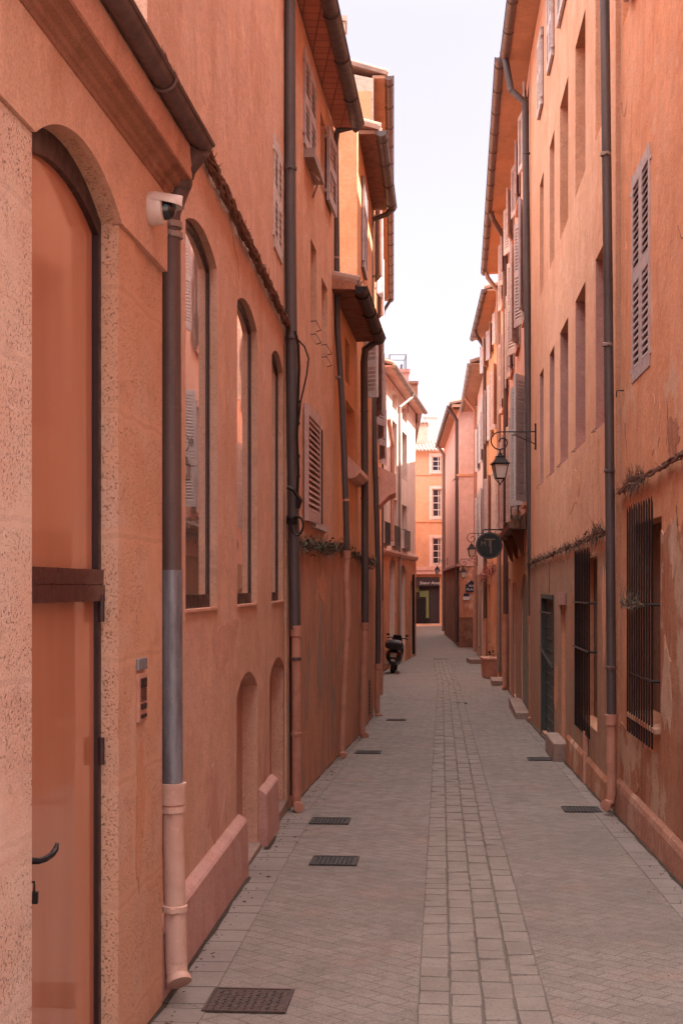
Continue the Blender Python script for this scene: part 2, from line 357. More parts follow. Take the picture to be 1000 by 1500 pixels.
# ------------------------------------------------------------------ wall frame
class Wall:
    def __init__(s, A, B, side):       # A near, B far (x, y); side 'L' or 'R'
        s.A = Vector((A[0], A[1], 0)); s.B = Vector((B[0], B[1], 0))
        s.d = (s.B-s.A).normalized(); s.slope = s.d.x/s.d.y
        s.n = Vector((s.d.y, -s.d.x, 0)) if side == 'L' else Vector((-s.d.y, s.d.x, 0))
    def P(s, y, o, z):                 # y = distance down the street, o = out from wall
        return Vector((s.A.x+(y-s.A.y)*s.slope, y, z))+s.n*o
    def Y(s, px):                      # where the view through column px meets the wall
        return (s.A.x-s.slope*s.A.y)/((px-500)/F-s.slope)
    def box(s, mb, y0, y1, o0, o1, z0, z1):
        P = s.P
        mb.hexa([P(y0, o0, z0), P(y1, o0, z0), P(y1, o1, z0), P(y0, o1, z0), P(y0, o0, z1), P(y1, o0, z1), P(y1, o1, z1), P(y0, o1, z1)])
    def prism(s, mb, y0, y1, prof):    # profile of (o, z) swept along the wall
        k = len(prof)
        mb.add([s.P(y0, o, z) for o, z in prof]+[s.P(y1, o, z) for o, z in prof],
               [(i, (i+1) % k, k+(i+1) % k, k+i) for i in range(k)])
        for yy, rev in ((y0, False), (y1, True)):
            pts = [Vector((o, z, 0)) for o, z in prof]; t = tessellate_polygon([pts])
            mb.add([s.P(yy, o, z) for o, z in prof], [tuple(q) for q in t])
    def slab(s, mb, outer, holes, o0, o1, back=False, zf=None):
        loops = [outer]+holes
        flat = [q for lp in loops for q in lp]
        tri = tessellate_polygon([[Vector((y, z, 0)) for y, z in lp] for lp in loops])
        mb.add([s.P(y, o1, z) for y, z in flat], [tuple(t) for t in tri])
        if back: mb.add([s.P(y, o0, z) for y, z in flat], [tuple(t) for t in tri])
        for lp in loops:
            k = len(lp)
            mb.add([s.P(y, o1, z) for y, z in lp]+[s.P(y, o0, z) for y, z in lp], [(i, (i+1) % k, k+(i+1) % k, k+i) for i in range(k)])
def rect(y0, y1, z0, z1): return [(y0, z0), (y1, z0), (y1, z1), (y0, z1)]
def arch(y0, y1, zb, zs, rise, n=14):
    w = (y1-y0)/2; r = (w*w+rise*rise)/(2*rise); cy = (y0+y1)/2; cz = zs+rise-r; a = math.asin(min(1, w/r))
    if rise > w: a = math.pi/2+math.asin((rise-w)/r) if False else a
    return [(y0, zb), (y1, zb)]+[(cy+r*math.sin(a-2*a*i/n), cz+r*math.cos(a-2*a*i/n)) for i in range(n+1)]

def wallbody(root, W, y0, y1, zt, mat, holes=(), thick=.32, depth=5., zb=-3.3, name='wall', zfoot=None):
    mb = MB()
    W.slab(mb, rect(y0, y1, zb, zt), [list(h) for h in holes], -thick, 0)
    W.box(mb, y0, y1, -depth, -thick, zb, zt)
    return obj(name, mb, mat, root)

def shutter_leaf(mb, p0, ax, out, w, z0, z1, slats=True, panels=2, t=.035):
    """louvred leaf: hinge at p0, width along ax, thickness along out"""
    ax = ax.normalized(); out = out.normalized(); st = min(.07, w*.16)
    def bx(a0, a1, b0, b1, c0, c1):
        mb.hexa([p0+ax*a+out*b+Vector((0, 0, c)) for a, b, c in ((a0, b0, c0), (a1, b0, c0), (a1, b1, c0), (a0, b1, c0), (a0, b0, c1), (a1, b0, c1), (a1, b1, c1), (a0, b1, c1))])
    bx(0, st, 0, t, z0, z1); bx(w-st, w, 0, t, z0, z1)
    edges = [z0+(z1-z0)*i/panels for i in range(panels+1)]
    rl = .05
    for i, e in enumerate(edges):
        c = min(max(e, z0+rl), z1-rl); bx(st, w-st, .002, t-.002, c-rl, c+rl)
    if slats:
        for i in range(panels):
            a, b = edges[i]+rl+(rl if i == 0 else 0), edges[i+1]-rl-(rl if i == panels-1 else 0)
            k = max(3, int((b-a)/.055)); h = (b-a)/k
            for j in range(k):
                z = a+h*j
                mb.hexa([p0+ax*q+out*o+Vector((0, 0, zz)) for q, o, zz in
                         ((st, t-.004, z), (w-st, t-.004, z), (w-st, t-.001, z+.012), (st, t-.001, z+.012), (st, .004, z+h*.92), (w-st, .004, z+h*.92), (w-st, .008, z+h*.92+.012), (st, .008, z+h*.92+.012))])
    else: bx(st, w-st, .008, t-.01, z0+.05, z1-.05)

def window(root, W, y0, y1, z0, z1, rec=.14, fmat='framew', pane='pane2', sh=None, shm='shut', sill=False, panels=2, cross=True, ang=8, out=.0, label=None, slats=True, hole_arch=None, leafw=None):
    f = MB()
    fw = .05
    W.box(f, y0, y0+fw, -rec-.04, -rec, z0, z1); W.box(f, y1-fw, y1, -rec-.04, -rec, z0, z1)
    W.box(f, y0+fw, y1-fw, -rec-.04, -rec-.001, z0, z0+fw); W.box(f, y0+fw, y1-fw, -rec-.04, -rec-.001, z1-fw, z1)
    if cross:
        ym = (y0+y1)/2; W.box(f, ym-.03, ym+.03, -rec-.04, -rec-.002, z0+fw, z1-fw)
        for q in (1/3, 2/3):
            zz = z0+(z1-z0)*q; W.box(f, y0+fw, y1-fw, -rec-.035, -rec-.006, zz-.015, zz+.015)
    wo = obj('window', f, M[fmat], root)
    if label: wo['label'] = label
    p = MB(); W.box(p, y0, y1, -rec-.045, -rec-.03, z0, z1); obj('pane', p, M[pane], wo)
    if sill:
        b = MB(); W.box(b, y0-.06, y1+.06, -rec, .06, z0-.07, z0+.004); obj('sill', b, M['fascia'], wo, bevel=.006)
    d, n = W.d, W.n
    w = leafw or (y1-y0)/2
    def hooks(b, p): pass
    if sh == 'closed':
        for y, ax in ((y0, d), (y1, -d)):
            b = MB(); shutter_leaf(b, W.P(y, out, 0)+ax*.004, ax, n, (y1-y0)/2-.008, z0, z1, slats, panels)
            for zz in (z0+.1, z1-.12): b.box(W.P(y, out+.02, zz)-ax*.03, (.03, .05, .035))
            obj('shutter', b, M[shm], wo)
        b = MB(); W.box(b, y0, y1, out-.03 if out > 0 else -.03, out-.002, z0, z1); obj('shutter_backing', b, M['slot'], wo)
    if sh in ('open', 'near', 'far'):
        for y, ax, k in ((y0, -d, 'near'), (y1, d, 'far')):
            if sh != 'open' and sh != k: continue
            a = R(ang)
            ax2 = ax*math.cos(a)+n*math.sin(a); o2 = n*math.cos(a)-ax*math.sin(a)
            b = MB(); shutter_leaf(b, W.P(y, .02, 0), ax2, o2, w, z0, z1, slats, panels)
            for zz in (z0+.1, z1-.12): b.box(W.P(y, .015, zz), (.03, .05, .035))
            obj('shutter', b, M[shm], wo)
    return wo

def gutter(W, mb, y0, y1, o, z, r=.075):
    k = 10; pr = [(o+r*math.cos(math.pi+math.pi*i/k), z+r*math.sin(math.pi+math.pi*i/k)) for i in range(k+1)]
    pr += [(o+(r-.006)*math.cos(math.pi*2-math.pi*i/k), z+(r-.006)*math.sin(math.pi*2-math.pi*i/k)) for i in range(k+1)]
    W.prism(mb, y0, y1, pr)
    mb.tube([W.P(y0, o+r, z), W.P(y1, o+r, z)], .011, 6)
    y = y0+.3
    while y < y1:
        q = [(o+(r+.006)*math.cos(math.pi+math.pi*i/k), z+(r+.006)*math.sin(math.pi+math.pi*i/k)) for i in range(k+1)]
        mb.tube([W.P(y, a, b) for a, b in q], .007, 4); y += 1.1
    for yy in (y0, y1):
        q = [(o+r*math.cos(math.pi+math.pi*i/k), z+r*math.sin(math.pi+math.pi*i/k)) for i in range(k+1)]
        mb.add([W.P(yy, a, b) for a, b in q], [tuple(range(k+1))])

def eave(root, W, y0, y1, z, over, sof='soffit_w', gm='zinc', r=.075, rise=.30, back=3.5, gext=(0, 0), roofm='tile'):
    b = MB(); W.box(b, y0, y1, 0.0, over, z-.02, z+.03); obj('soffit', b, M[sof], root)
    b = MB(); W.prism(b, y0-.02, y1+.02, [(over+.03, z+.034), (over+.03, z+.10), (-back, z+.10+rise*(back+over)), (-back, z+.034+rise*(back+over))])
    k = int((y1-y0)/.22)+1
    for i in range(k):
        yy = y0+.1+i*.22
        if yy > y1: break
        b.tube([W.P(yy, over+.05, z+.10), W.P(yy, -back, z+.10+rise*(back+over))], .065, 8)
    ro = obj('roof', b, M[roofm], root)
    b = MB(); gutter(W, b, y0+gext[0], y1+gext[1], over+r*.75, z+.02, r); obj('gutter', b, M[gm], root, smooth=True)
    return ro

def downspout(root, pts, r, mat, sleeve=None, zs=None, smat='sleeve', foot=None, clamps=(), sr=None, shoe=None, mid=None):
    """pts: world polyline from the top; sleeve: iron lower length starting at height zs"""
    b = MB(); b.tube(pts, r, 14)
    for i in range(1, len(pts)-1): b.ell(pts[i], (r*1.03,)*3)
    o = obj('downspout', b, mat, root, smooth=True)
    if sleeve:
        sr = sr or r*1.22
        b = MB(); b.tube(sleeve, sr, 14)
        p = Vector(sleeve[0]); b.lathe(p-Vector((0, 0, .09)), [(sr, 0), (sr*1.25, .01), (sr*1.28, .07), (sr*1.34, .08), (sr*1.34, .10), (sr*.9, .10)])
        for i in range(1, len(sleeve)-1): b.ell(sleeve[i], (sr*1.02,)*3)
        e = Vector(sleeve[-1]); pe = Vector(sleeve[-2]); dd = (e-pe).normalized()
        b.lathe(e-dd*.03, [(sr*1.0, 0), (sr*1.15, .005), (sr*1.15, .03), (sr*.8, .032)], axis=dd)
        obj('sleeve', b, M[smat], o, smooth=True)
    for p, rr, m in clamps:
        b = MB(); b.lathe(Vector(p)-Vector((0, 0, .015)), [(rr*1.02, 0), (rr*1.16, .002), (rr*1.16, .026), (rr*1.02, .03)], n=14)
        b.box(Vector(p)+Vector((0, -rr*1.2, 0)), (.02, .03, .02))
        obj('clamp', b, M[m], o)
    return o

def text_mesh(s, size, ext=.004):
    cu = bpy.data.curves.new('txt', 'FONT'); cu.body = s; cu.size = size; cu.extrude = ext; cu.align_x = 'CENTER'; cu.align_y = 'CENTER'
    t = bpy.data.objects.new('txt', cu); COL.objects.link(t)
    bpy.context.view_layer.update()
    me = bpy.data.meshes.new_from_object(t.evaluated_get(bpy.context.evaluated_depsgraph_get()))
    vs = [v.co.copy() for v in me.vertices]; fs = [tuple(p.vertices) for p in me.polygons]
    bpy.data.objects.remove(t); bpy.data.curves.remove(cu); bpy.data.meshes.remove(me)
    return vs, fs
def put_text(mb, s, size, c, right, up, nrm, ext=.004, shear=0.):
    vs, fs = text_mesh(s, size, ext); c = Vector(c)
    mb.add([c+right*(v.x+shear*v.y)+up*v.y+nrm*v.z for v in vs], fs)

def patch(root, W, px, py, rw, rh, mat, seed=0, t=.003, o=0.):
    """irregular area of repair mortar or lost render; px,py locate it on the wall, rw/rh in metres"""
    rnd = random.Random(seed); y = W.Y(px); z = (HZ-py)/F*y; k = 34; ph = [rnd.uniform(0, 6.28) for _ in range(6)]
    pts = []
    for i in range(k):
        a = 2*math.pi*i/k; r = 1+.20*math.sin(2*a+ph[0])+.16*math.sin(3*a+ph[1])+.12*math.sin(5*a+ph[2])+.10*math.sin(9*a+ph[3])+.06*math.sin(14*a+ph[4])
        pts.append((y+rw*r*math.cos(a), z+rh*r*math.sin(a)))
    b = MB(); W.slab(b, pts, [], o, o+t); return obj('render_patch', b, M[mat], root)
def crack(mb, W, px, py, length, ang, seed, r=.0018, o=.0):
    rnd = random.Random(seed); y = W.Y(px); z = (HZ-py)/F*y; pts = []; n_ = int(length/.03)
    for i in range(n_):
        pts.append(W.P(y, o, z)); ang += rnd.uniform(-.55, .55)*.7; y += .03*math.cos(ang); z += .03*math.sin(ang)
    mb.tube(pts, r, 4, rs=[r*(1-i/n_)+.0006 for i in range(n_)])
def ragged(y0, y1, z, amp, zb, seed, step=.09):
    rnd = random.Random(seed); pts = []; y = y0; v = 0
    while y < y1:
        v = v*.7+rnd.uniform(-amp, amp); pts.append((y, z+v)); y += step*rnd.uniform(.5, 1.5)
    pts.append((y1, z)); return [(y0, zb), (y1, zb)]+pts[::-1]
SUN = 4.5; SKY = .10; EXPO = 2.38; HAZE = (14.0, 13.4, 13.0, 1); LOWSKY = (1.82, 1.62, 1.90, 1)

# ================================================================== THE STREET
L1 = Wall((-1.152, 1.5), (-.763, 5.82), 'L')
L2 = Wall((-.83, 5.84), (-.492, 11.74), 'L')
L3 = Wall((-.47, 11.76), (-.08, 16.1), 'L')
L4 = Wall((-.08, 16.12), (.22, 19.2), 'L')
L5 = Wall((.22, 19.22), (.53, 23.4), 'L')
L6 = Wall((.53, 23.42), (1.22, 41.5), 'L')
L7 = Wall((1.22, 41.9), (2.86, 53.0), 'L')
R0 = Wall((1.7183, 1.985), (2.366, 11.6), 'R')
R1 = Wall((2.33, 11.62), (3.071, 22.3), 'R')
R2 = Wall((3.071, 22.32), (4.39, 37.5), 'R')
R3 = Wall((4.39, 37.52), (4.80, 45.6), 'R')
R4 = Wall((4.80, 45.62), (5.31, 53.5), 'R')
RF = Wall((5.16, 60.0), (5.80, 77.0), 'R')

# ---------------------------------------------------------------- ground
def ground():
    ys = [-1500, -200, -60, -25, -10, 0]+[i*.5 for i in range(1, 100)]+[52, 56, 62, 70, 80, 95, 120, 200, 500, 1500, 3000]
    xs = [-1500, -200, -30, -8, -3]+[-2+i for i in range(10)]+[12, 30, 200, 1500]
    mb = MB(); mb.add([(x, y, G(y)) for y in ys for x in xs], [(i*len(xs)+j, i*len(xs)+j+1, (i+1)*len(xs)+j+1, (i+1)*len(xs)+j) for i in range(len(ys)-1) for j in range(len(xs)-1)])
    struct('ground', mb, M['paving'], smooth=True)
    # central channel of setts
    X0 = lambda y: -.1012+.073*y if y < 36 else 2.527+.06*(y-36)
    bed = MB(); stones = MB(); y = 2.0
    yy = [2+i*.5 for i in range(98)]
    for a, b in zip(yy[:-1], yy[1:]):
        bed.add([(X0(a), a, G(a)+.004), (X0(a)+.56, a, G(a)+.004), (X0(b)+.56, b, G(b)+.004), (X0(b), b, G(b)+.004)], [(0, 1, 2, 3)])
    struct('channel_bed', bed, M['joint'])
    rnd = random.Random(3)
    for c in range(4):
        y = 2.0+rnd.random()*.2
        while y < 49.5:
            l = rnd.uniform(.15, .27); w = .555/4; j = .005+rnd.random()*.004; jr = .004+rnd.random()*.005
            a, b = y+.004, y+l-.004
            x0 = lambda t: X0(t)+c*w+jr*.5; x1 = lambda t: X0(t)+(c+1)*w-jr*.5
            stones.cur = rnd.choice((0, 0, 1, 2)); h = .008+rnd.random()*.006; tl = rnd.uniform(-.003, .003); e = .004
            o1, o2, o3, o4 = [rnd.uniform(-.004, .004) for _ in range(4)]
            base = [(x0(a)+o1, a, G(a)+.001), (x1(a)+o2, a, G(a)+.001), (x1(b)+o3, b, G(b)+.001), (x0(b)+o4, b, G(b)+.001)]
            topv = [(x0(a)+o1+e, a+e, G(a)+h+tl), (x1(a)+o2-e, a+e, G(a)+h-tl), (x1(b)+o3-e, b-e, G(b)+h-tl), (x0(b)+o4+e, b-e, G(b)+h+tl)]
            stones.hexa(base+topv); y += l
    struct('channel_setts', stones, [M['sett'], M['sett_b'], M['sett_c']])
    # border courses along the walls
    def border(W, y0, y1, o0, o1, ln):
        y = y0
        while y < y1:
            l = rnd.uniform(ln*.8, ln*1.2); b = min(y+l, y1)
            p = [W.P(y+.004, o0, 0), W.P(b-.004, o0, 0), W.P(b-.004, o1, 0), W.P(y+.004, o1, 0)]
            z = [G(y)+.0, G(b)+.0, G(b), G(y)]; h = .004+rnd.random()*.002
            edge.hexa([Vector((q.x, q.y, k+.001)) for q, k in zip(p, z)]+[Vector((q.x, q.y, k+h)) for q, k in zip(p, z)]); y = b
    global edge
    edge = MB()
    border(L1, 2.4, 5.8, 0, .20, .22); border(L2, 5.86, 11.7, .0, .26, .22); border(L3, 11.8, 16., .0, .18, .22)
    border(R0, 4, 11.6, .0, .22, .24); border(R1, 11.7, 22.2, .0, .16, .24)
    struct('kerb_course', edge, M['border'])
    dirt_shade = MB();  # contact shadow and dirty seam painted as dark strips along the wall feet
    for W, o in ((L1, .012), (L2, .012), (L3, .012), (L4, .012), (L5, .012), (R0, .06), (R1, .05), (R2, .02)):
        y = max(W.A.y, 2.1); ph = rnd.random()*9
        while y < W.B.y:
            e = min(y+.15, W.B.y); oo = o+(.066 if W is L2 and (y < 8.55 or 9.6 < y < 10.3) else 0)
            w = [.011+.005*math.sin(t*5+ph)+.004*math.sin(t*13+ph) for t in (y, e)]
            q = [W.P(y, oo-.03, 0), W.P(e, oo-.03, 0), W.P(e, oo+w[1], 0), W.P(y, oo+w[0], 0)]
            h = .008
            dirt_shade.add([Vector((p.x, p.y, G(p.y)+h)) for p in q], [(0, 1, 2, 3)]); y = e
    struct('contact_shade_dirt', dirt_shade, M['dirt_shade'])
ground()

# ---------------------------------------------------------------- L1: near left house with the arched door
def build_L1():
    root = thing('house', 'near left low house with tall arched reflection-tinted door, pitted pink stone jambs and moulded cornice', 'building', L1.P(4., 0, G(4.)))
    W = L1; y0, y1 = 4.03, 5.045; zs = 1.345
    hole = arch(y0, y1, -3.2, zs, .14)
    b = MB(); W.slab(b, rect(1.5, 5.82, -3.3, 1.90), [hole], -.32, 0); W.box(b, 1.5, 5.82, -4.5, -.32, -3.3, 1.9)
    obj('wall', b, M['stone2'], root)
    # near jamb and far jamb stone facings stand a hair in front of the wall
    b = MB(); W.slab(b, rect(1.6, y0, -3.3, zs-.004), [], 0.0, .012); obj('door_jamb', b, M['stone'], root)
    b = MB(); W.slab(b, rect(y1, 5.30, -3.3, zs-.004), [], 0.0, .010); obj('door_jamb', b, M['stone2'], root)
    # smooth render above the springing
    outer = [(1.55, zs), (y0, zs)]+hole[2:][::-1]+[(y1, zs), (5.815, zs), (5.815, 1.70), (1.55, 1.70)]
    b = MB(); W.slab(b, outer, [], 0, .024); obj('render_band', b, M['salmon'], root)
    patch(root, W, 190, 700, .04, .35, 'patch_warm', 31, .002, .001); patch(root, W, 205, 1180, .06, .30, 'patch_warm', 32, .002, .001)
    # cornice and fascia
    b = MB(); W.prism(b, 1.5, 5.84, [(.0, 1.668), (.03, 1.668), (.032, 1.686), (.043, 1.692), (.048, 1.712), (.072, 1.720), (.08, 1.740), (.106, 1.744), (.108, 1.76), (0, 1.90)])
    obj('cornice', b, M['cornice'], root)
    b = MB(); W.prism(b, 1.5, 5.86, [(.109, 1.750), (.120, 1.750), (.121, 1.79), (.127, 1.80), (.128, 1.868), (.0, 1.905), (.0, 1.902)])
    obj('fascia', b, M['fascia'], root)
    b = MB(); W.prism(b, 1.5, 5.84, [(.135, 1.885), (.135, 1.90), (-3.8, 2.75), (-3.8, 2.70)])
    for i in range(16): b.tube([W.P(2.35+i*.22, .12, 1.88), W.P(2.35+i*.22, -3.8, 2.76)], .055, 8)
    obj('roof', b, M['tile'], root)
    b = MB(); gutter(W, b, 1.5, 5.88, .166, 1.900, .042); obj('gutter', b, M['zinc_br'], root, smooth=True)
    # door: dark metal frame, fixed glazed arch, transom, leaf
    fr = MB(); r = .055
    W.slab(fr, arch(y0-.01, y1+.01, -3.2, zs, .14), [arch(y0+.04, y1-.035, -3.1, zs-.05, .10)], -.115, -r)
    door = obj('door', fr, M['dark'], root)
    door['label'] = 'tall arched glass door with painted orange reflection, dark frame and oxblood transom'
    b = MB(); W.slab(b, arch(y0+.045, y1-.045, .03, zs-.01, .12), [], -.13, -.078); obj('fixed_panel', b, M['doorpanel'], door)
    b = MB(); W.box(b, y0+.045, y1-.04, -.12, -.072, -3.1, -.04); obj('leaf', b, M['doorpanel'], door)
    b = MB(); W.box(b, y0+.02, y1-.0, -.11, -.045, .012, .066); W.box(b, y0+.02, y1-.0, -.11, -.040, -.048, .010); obj('transom', b, M['transom'], door)
    b = MB()   # lever handle with hanging lock, near the front edge of the leaf
    y = 4.245; z = -.85
    W.box(b, y-.016, y+.016, -.074, -.068, z-.11, z+.035)
    p = W.P(y, -.07, z)
    b.tube([p, p+W.n*.035, p+W.n*.045+W.d*.03, p+W.n*.045+W.d*.10, p+W.n*.05+W.d*.125+Vector((0, 0, .012)), p+W.n*.052+W.d*.135+Vector((0, 0, .03))], .0095, 8, rs=[.012, .01, .0105, .010, .010, .006])
    b.tube([p+Vector((0, 0, -.07)), p+W.n*.02+Vector((0, 0, -.065)), p+W.n*.02+Vector((0, 0, -.10))], .004, 6)
    b.box(p+W.n*.02+Vector((0, 0, -.115)), (.022, .022, .035))
    obj('handle', b, M['iron'], door)
    for zz in (-.60, -.075):
        b = MB(); b.tube([W.P(y1-.035, -.045, zz-.05), W.P(y1-.035, -.045, zz+.05)], .012, 8); obj('hinge', b, M['dark'], door)
    # downspout at the end of the house
    yg = 5.93
    def q(px, py, y=yg): return pt(px, py, y)
    sl = [q(252, 1150), q(258, 1405), q(259, 1424), q(263, 1440, yg-.03)]
    dsp = downspout(root, [W.P(5.82, .166, 1.87), q(268, 252, 5.88), q(266, 268, 5.88), q(249, 312), q(249, 330), q(250, 600), q(252, 1152)], .047, M['zinc_br'],
                    sleeve=sl, clamps=[(q(249, 330), .048, 'zinc_lt'), (q(249.5, 345), .048, 'zinc_lt'), (q(253, 1185), .048, 'sleeve'), (q(256, 1330), .048, 'sleeve')], sr=.048)
    b = MB(); b.tube([q(251, 835), q(252, 1150)], .0485, 14); obj('lower_tube', b, M['zinc_bl'], dsp, smooth=True)
    b = MB(); b.lathe(q(268, 262, 5.88), [(.046, 0), (.056, .03), (.064, .07), (.064, .085), (.05, .085)]); obj('hopper', b, M['zinc_br'], dsp, smooth=True)
    return root
build_L1()

# ---------------------------------------------------------------- L2: arched windows
def build_L2():
    root = thing('house', 'tall salmon rendered house with three arched dark-framed windows and blind niches below', 'building', L2.P(8.7, 0, G(8.7)))
    W = L2; zb, zs, ri = -.112, 1.835, .095
    Ys = [(W.Y(272), W.Y(318)), (W.Y(347.5), W.Y(376.5)), (W.Y(398), W.Y(414.5))]
    holes = [arch(a, b, zb, zs, ri) for a, b in Ys]
    N1 = (W.Y(346.5), W.Y(377)); N2 = (W.Y(395), W.Y(417))
    holes += [arch(N1[0], N1[1], -1.84, -.70, .13), arch(N2[0], N2[1], -1.86, -.70, .13)]
    holes.append(rect(W.Y(400.5), W.Y(412), 2.72, 3.62))
    wallbody(root, W, 5.84, 11.74, 7.6, M['salmon'], holes)
    for i, (a, b) in enumerate(Ys):
        f = MB(); W.slab(f, arch(a-.005, b+.005, zb-.003, zs, ri), [arch(a+.03, b-.028, zb+.075, zs-.03, ri-.01)], -.11, -.042)
        wo = obj('window', f, M['dark'], root)
        p = MB(); W.slab(p, arch(a+.015, b-.015, zb+.05, zs-.02, ri), [], -.13, -.053); obj('pane', p, M['pane'], wo)
        s_ = MB(); W.box(s_, a-.0, b+.0, -.042, .012, zb-.012, zb+.002); obj('sill', s_, M['fascia'], wo)
    for a, b in (N1, N2):
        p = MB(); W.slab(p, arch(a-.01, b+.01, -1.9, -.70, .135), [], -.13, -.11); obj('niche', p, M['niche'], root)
        p = MB(); W.box(p, a+.004, b-.004, -.108, .03, -1.95, -1.822); obj('threshold', p, M['blockst'], root, bevel=.008)
    # rose plinths with a sloping top
    for a, b in ((5.86, W.Y(349)+.02), (W.Y(378.5), W.Y(397))):
        p = MB(); W.prism(p, a, b, [(0, -2.1), (.075, -2.1), (.055, -1.50), (.045, -1.485), (0, -1.455)]); obj('plinth', p, M['plinth'], root)
    # closed shutters of a small window high up
    a, b = W.Y(400.5), W.Y(412)
    window(root, W, a, b, 2.72, 3.62, rec=.08, sh='closed', shm='shut_w', out=-.022, cross=False)
    patch(root, W, 312, 1180, .20, .22, 'patch_rose', 12, .002); patch(root, W, 388, 1120, .10, .22, 'patch_rose', 14, .002)
    patch(root, W, 330, 940, .5, .12, 'patch_rose', 15, .0015)
    b = MB()
    for k, (px, py, l, an) in enumerate(((300, 1250, .55, 1.5), (330, 1150, .4, -1.4), (306, 1140, .3, .3), (380, 1100, .4, -1.5), (340, 330, .5, -1.3))): crack(b, W, px, py, l, an, k+30, .0022, .002)
    obj('cracks', b, M['plinth'], root)
    # downspout between this house and the next
    t = lambda px, py, y=11.74: pt(px, py, y)
    downspout(root, [t(424, -300), t(425, 300), t(429, 700), t(432, 922)], .050, M['zinc'], sleeve=[t(433.5, 918), t(434, 1165), t(434.5, 1178), t(438, 1183, 11.6)], smat='sleeve2', sr=.040,
              clamps=[(t(425, 247), .05, 'zinc'), (t(427, 495), .05, 'zinc'), (t(433.5, 965), .04, 'zinc_br'), (t(434, 1075), .04, 'sleeve2')])
    b = MB(); b.tube([t(426, 735, 11.78), t(427.5, 960, 11.78), t(428.5, 1165, 11.78)], .022, 8); obj('conduit', b, M['dark'], root, smooth=True)
    return root
build_L2()

def build_L3():
    root = thing('house', 'left orange-pink house with tiled eave, mauve lower shutter and peeling grey base stains', 'building', L3.P(14., 0, G(14.)))
    W = L3; zt = 5.36
    wins = [(W.Y(443.5), W.Y(470.5), .66, 1.73)]
    w1 = (W.Y(455), W.Y(463.5), 2.50, 3.48); w2 = (W.Y(471), W.Y(479.5), 2.45, 3.33)
    u1 = (12.95, 13.95, 4.22, 5.14); u2 = (14.5, 15.75, 4.25, 5.06)
    holes = [rect(*h) for h in (w1, w2, (W.Y(462)-.3, W.Y(473), .68, 1.70), u1, (14.5, 14.95, u2[2], u2[3]))]
    wallbody(root, W, 11.76, 16.1, zt, M['salmon2'], holes)
    for a in (w1, w2):
        window(root, W, *a, rec=.22, fmat='shut_m', pane='pane2', cross=False)
        b = MB()
        for k in range(2):
            z = a[2]+.02+k*.13
            b.tube([W.P(a[0], 0, z), W.P(a[0]+.02, .05, z+.01), W.P(a[1]-.02, .05, z+.01), W.P(a[1], 0, z)], .005, 5)
        obj('window_rail', b, M['iron'], root)
    window(root, W, *u1, rec=.08, sh='closed', shm='shut', out=-.015, panels=2)
    b = MB(); W.box(b, 13.0, 13.9, 0, .10, 4.10, 4.19); b.tube([W.P(13.4, .02, 4.1), W.P(13.42, .10, 4.0), W.P(13.5, .03, 3.86)], .012, 5); obj('sill_bracket', b, M['zinc_lt'], root)
    window(root, W, 14.5, 14.95, u2[2], u2[3], rec=.15, sh='far', shm='shut', ang=1, leafw=.75, cross=False)
    b = MB(); W.slab(b, rect(11.78, 16.08, -2.9, .40), [], 0, .012); obj('lower_render', b, M['low_l'], root)
    patch(root, W, 467, 960, .22, .55, 'patch_grey', 21, .003, .012); patch(root, W, 448, 1000, .12, .35, 'patch_grey', 22, .003, .012); patch(root, W, 486, 1050, .25, .35, 'patch_grey', 23, .003, .012); patch(root, W, 470, 860, .5, .12, 'patch_warm', 24, .003, .012)
    a, c = W.Y(462)-.3, W.Y(473)
    wo = window(root, W, a, c, .68, 1.70, rec=.18, fmat='shut_m', sh=None, cross=False)
    b = MB(); W.box(b, c-.014, c-.002, -.18, -.003, .685, 1.695); obj('jamb_lining', b, M['slot'], wo)  # near-black lining added over the jamb to paint the opening's shade
    b = MB(); shutter_leaf(b, W.P(W.Y(443.5), .012, 0), W.d, W.n, W.Y(463)-W.Y(443.5), .64, 1.75, True, 1, t=.04); obj('shutter', b, M['shut_m'], wo)
    b = MB(); W.box(b, a-.05, c+.08, 0, .05, .60, .66); obj('sill', b, M['shut_w'], wo)
    eave(root, W, 11.5, 16.05, 5.42, .21, sof='tilesof', gm='zinc', r=.078)
    t = lambda px, py, y=16.05: pt(px, py, y)
    downspout(root, [L3.P(16.0, .26, 5.36), t(516, 186), t(494, 192), t(491, 210), t(494, 480), t(501, 590), t(506, 730), t(508, 806)], .036, M['zinc'],
              clamps=[(t(492.5, 378), .036, 'zinc_lt'), (t(496, 553), .036, 'zinc_lt'), (t(506.5, 733), .036, 'sleeve2')],
              sleeve=[t(508, 808), t(506.5, 850), t(509, 905), t(506, 960), t(503, 1020), t(500.5, 1090), t(500.5, 1103), t(503, 1107, 15.98)], sr=.036, smat='sleeve2')
    # small chimney behind the eave
    b = MB(); W.box(b, 19.6, 20.3, -1.2, -.62, 5.2, 8.05); W.box(b, 19.55, 20.35, -1.25, -.57, 8.05, 8.13); 
    return root
build_L3()

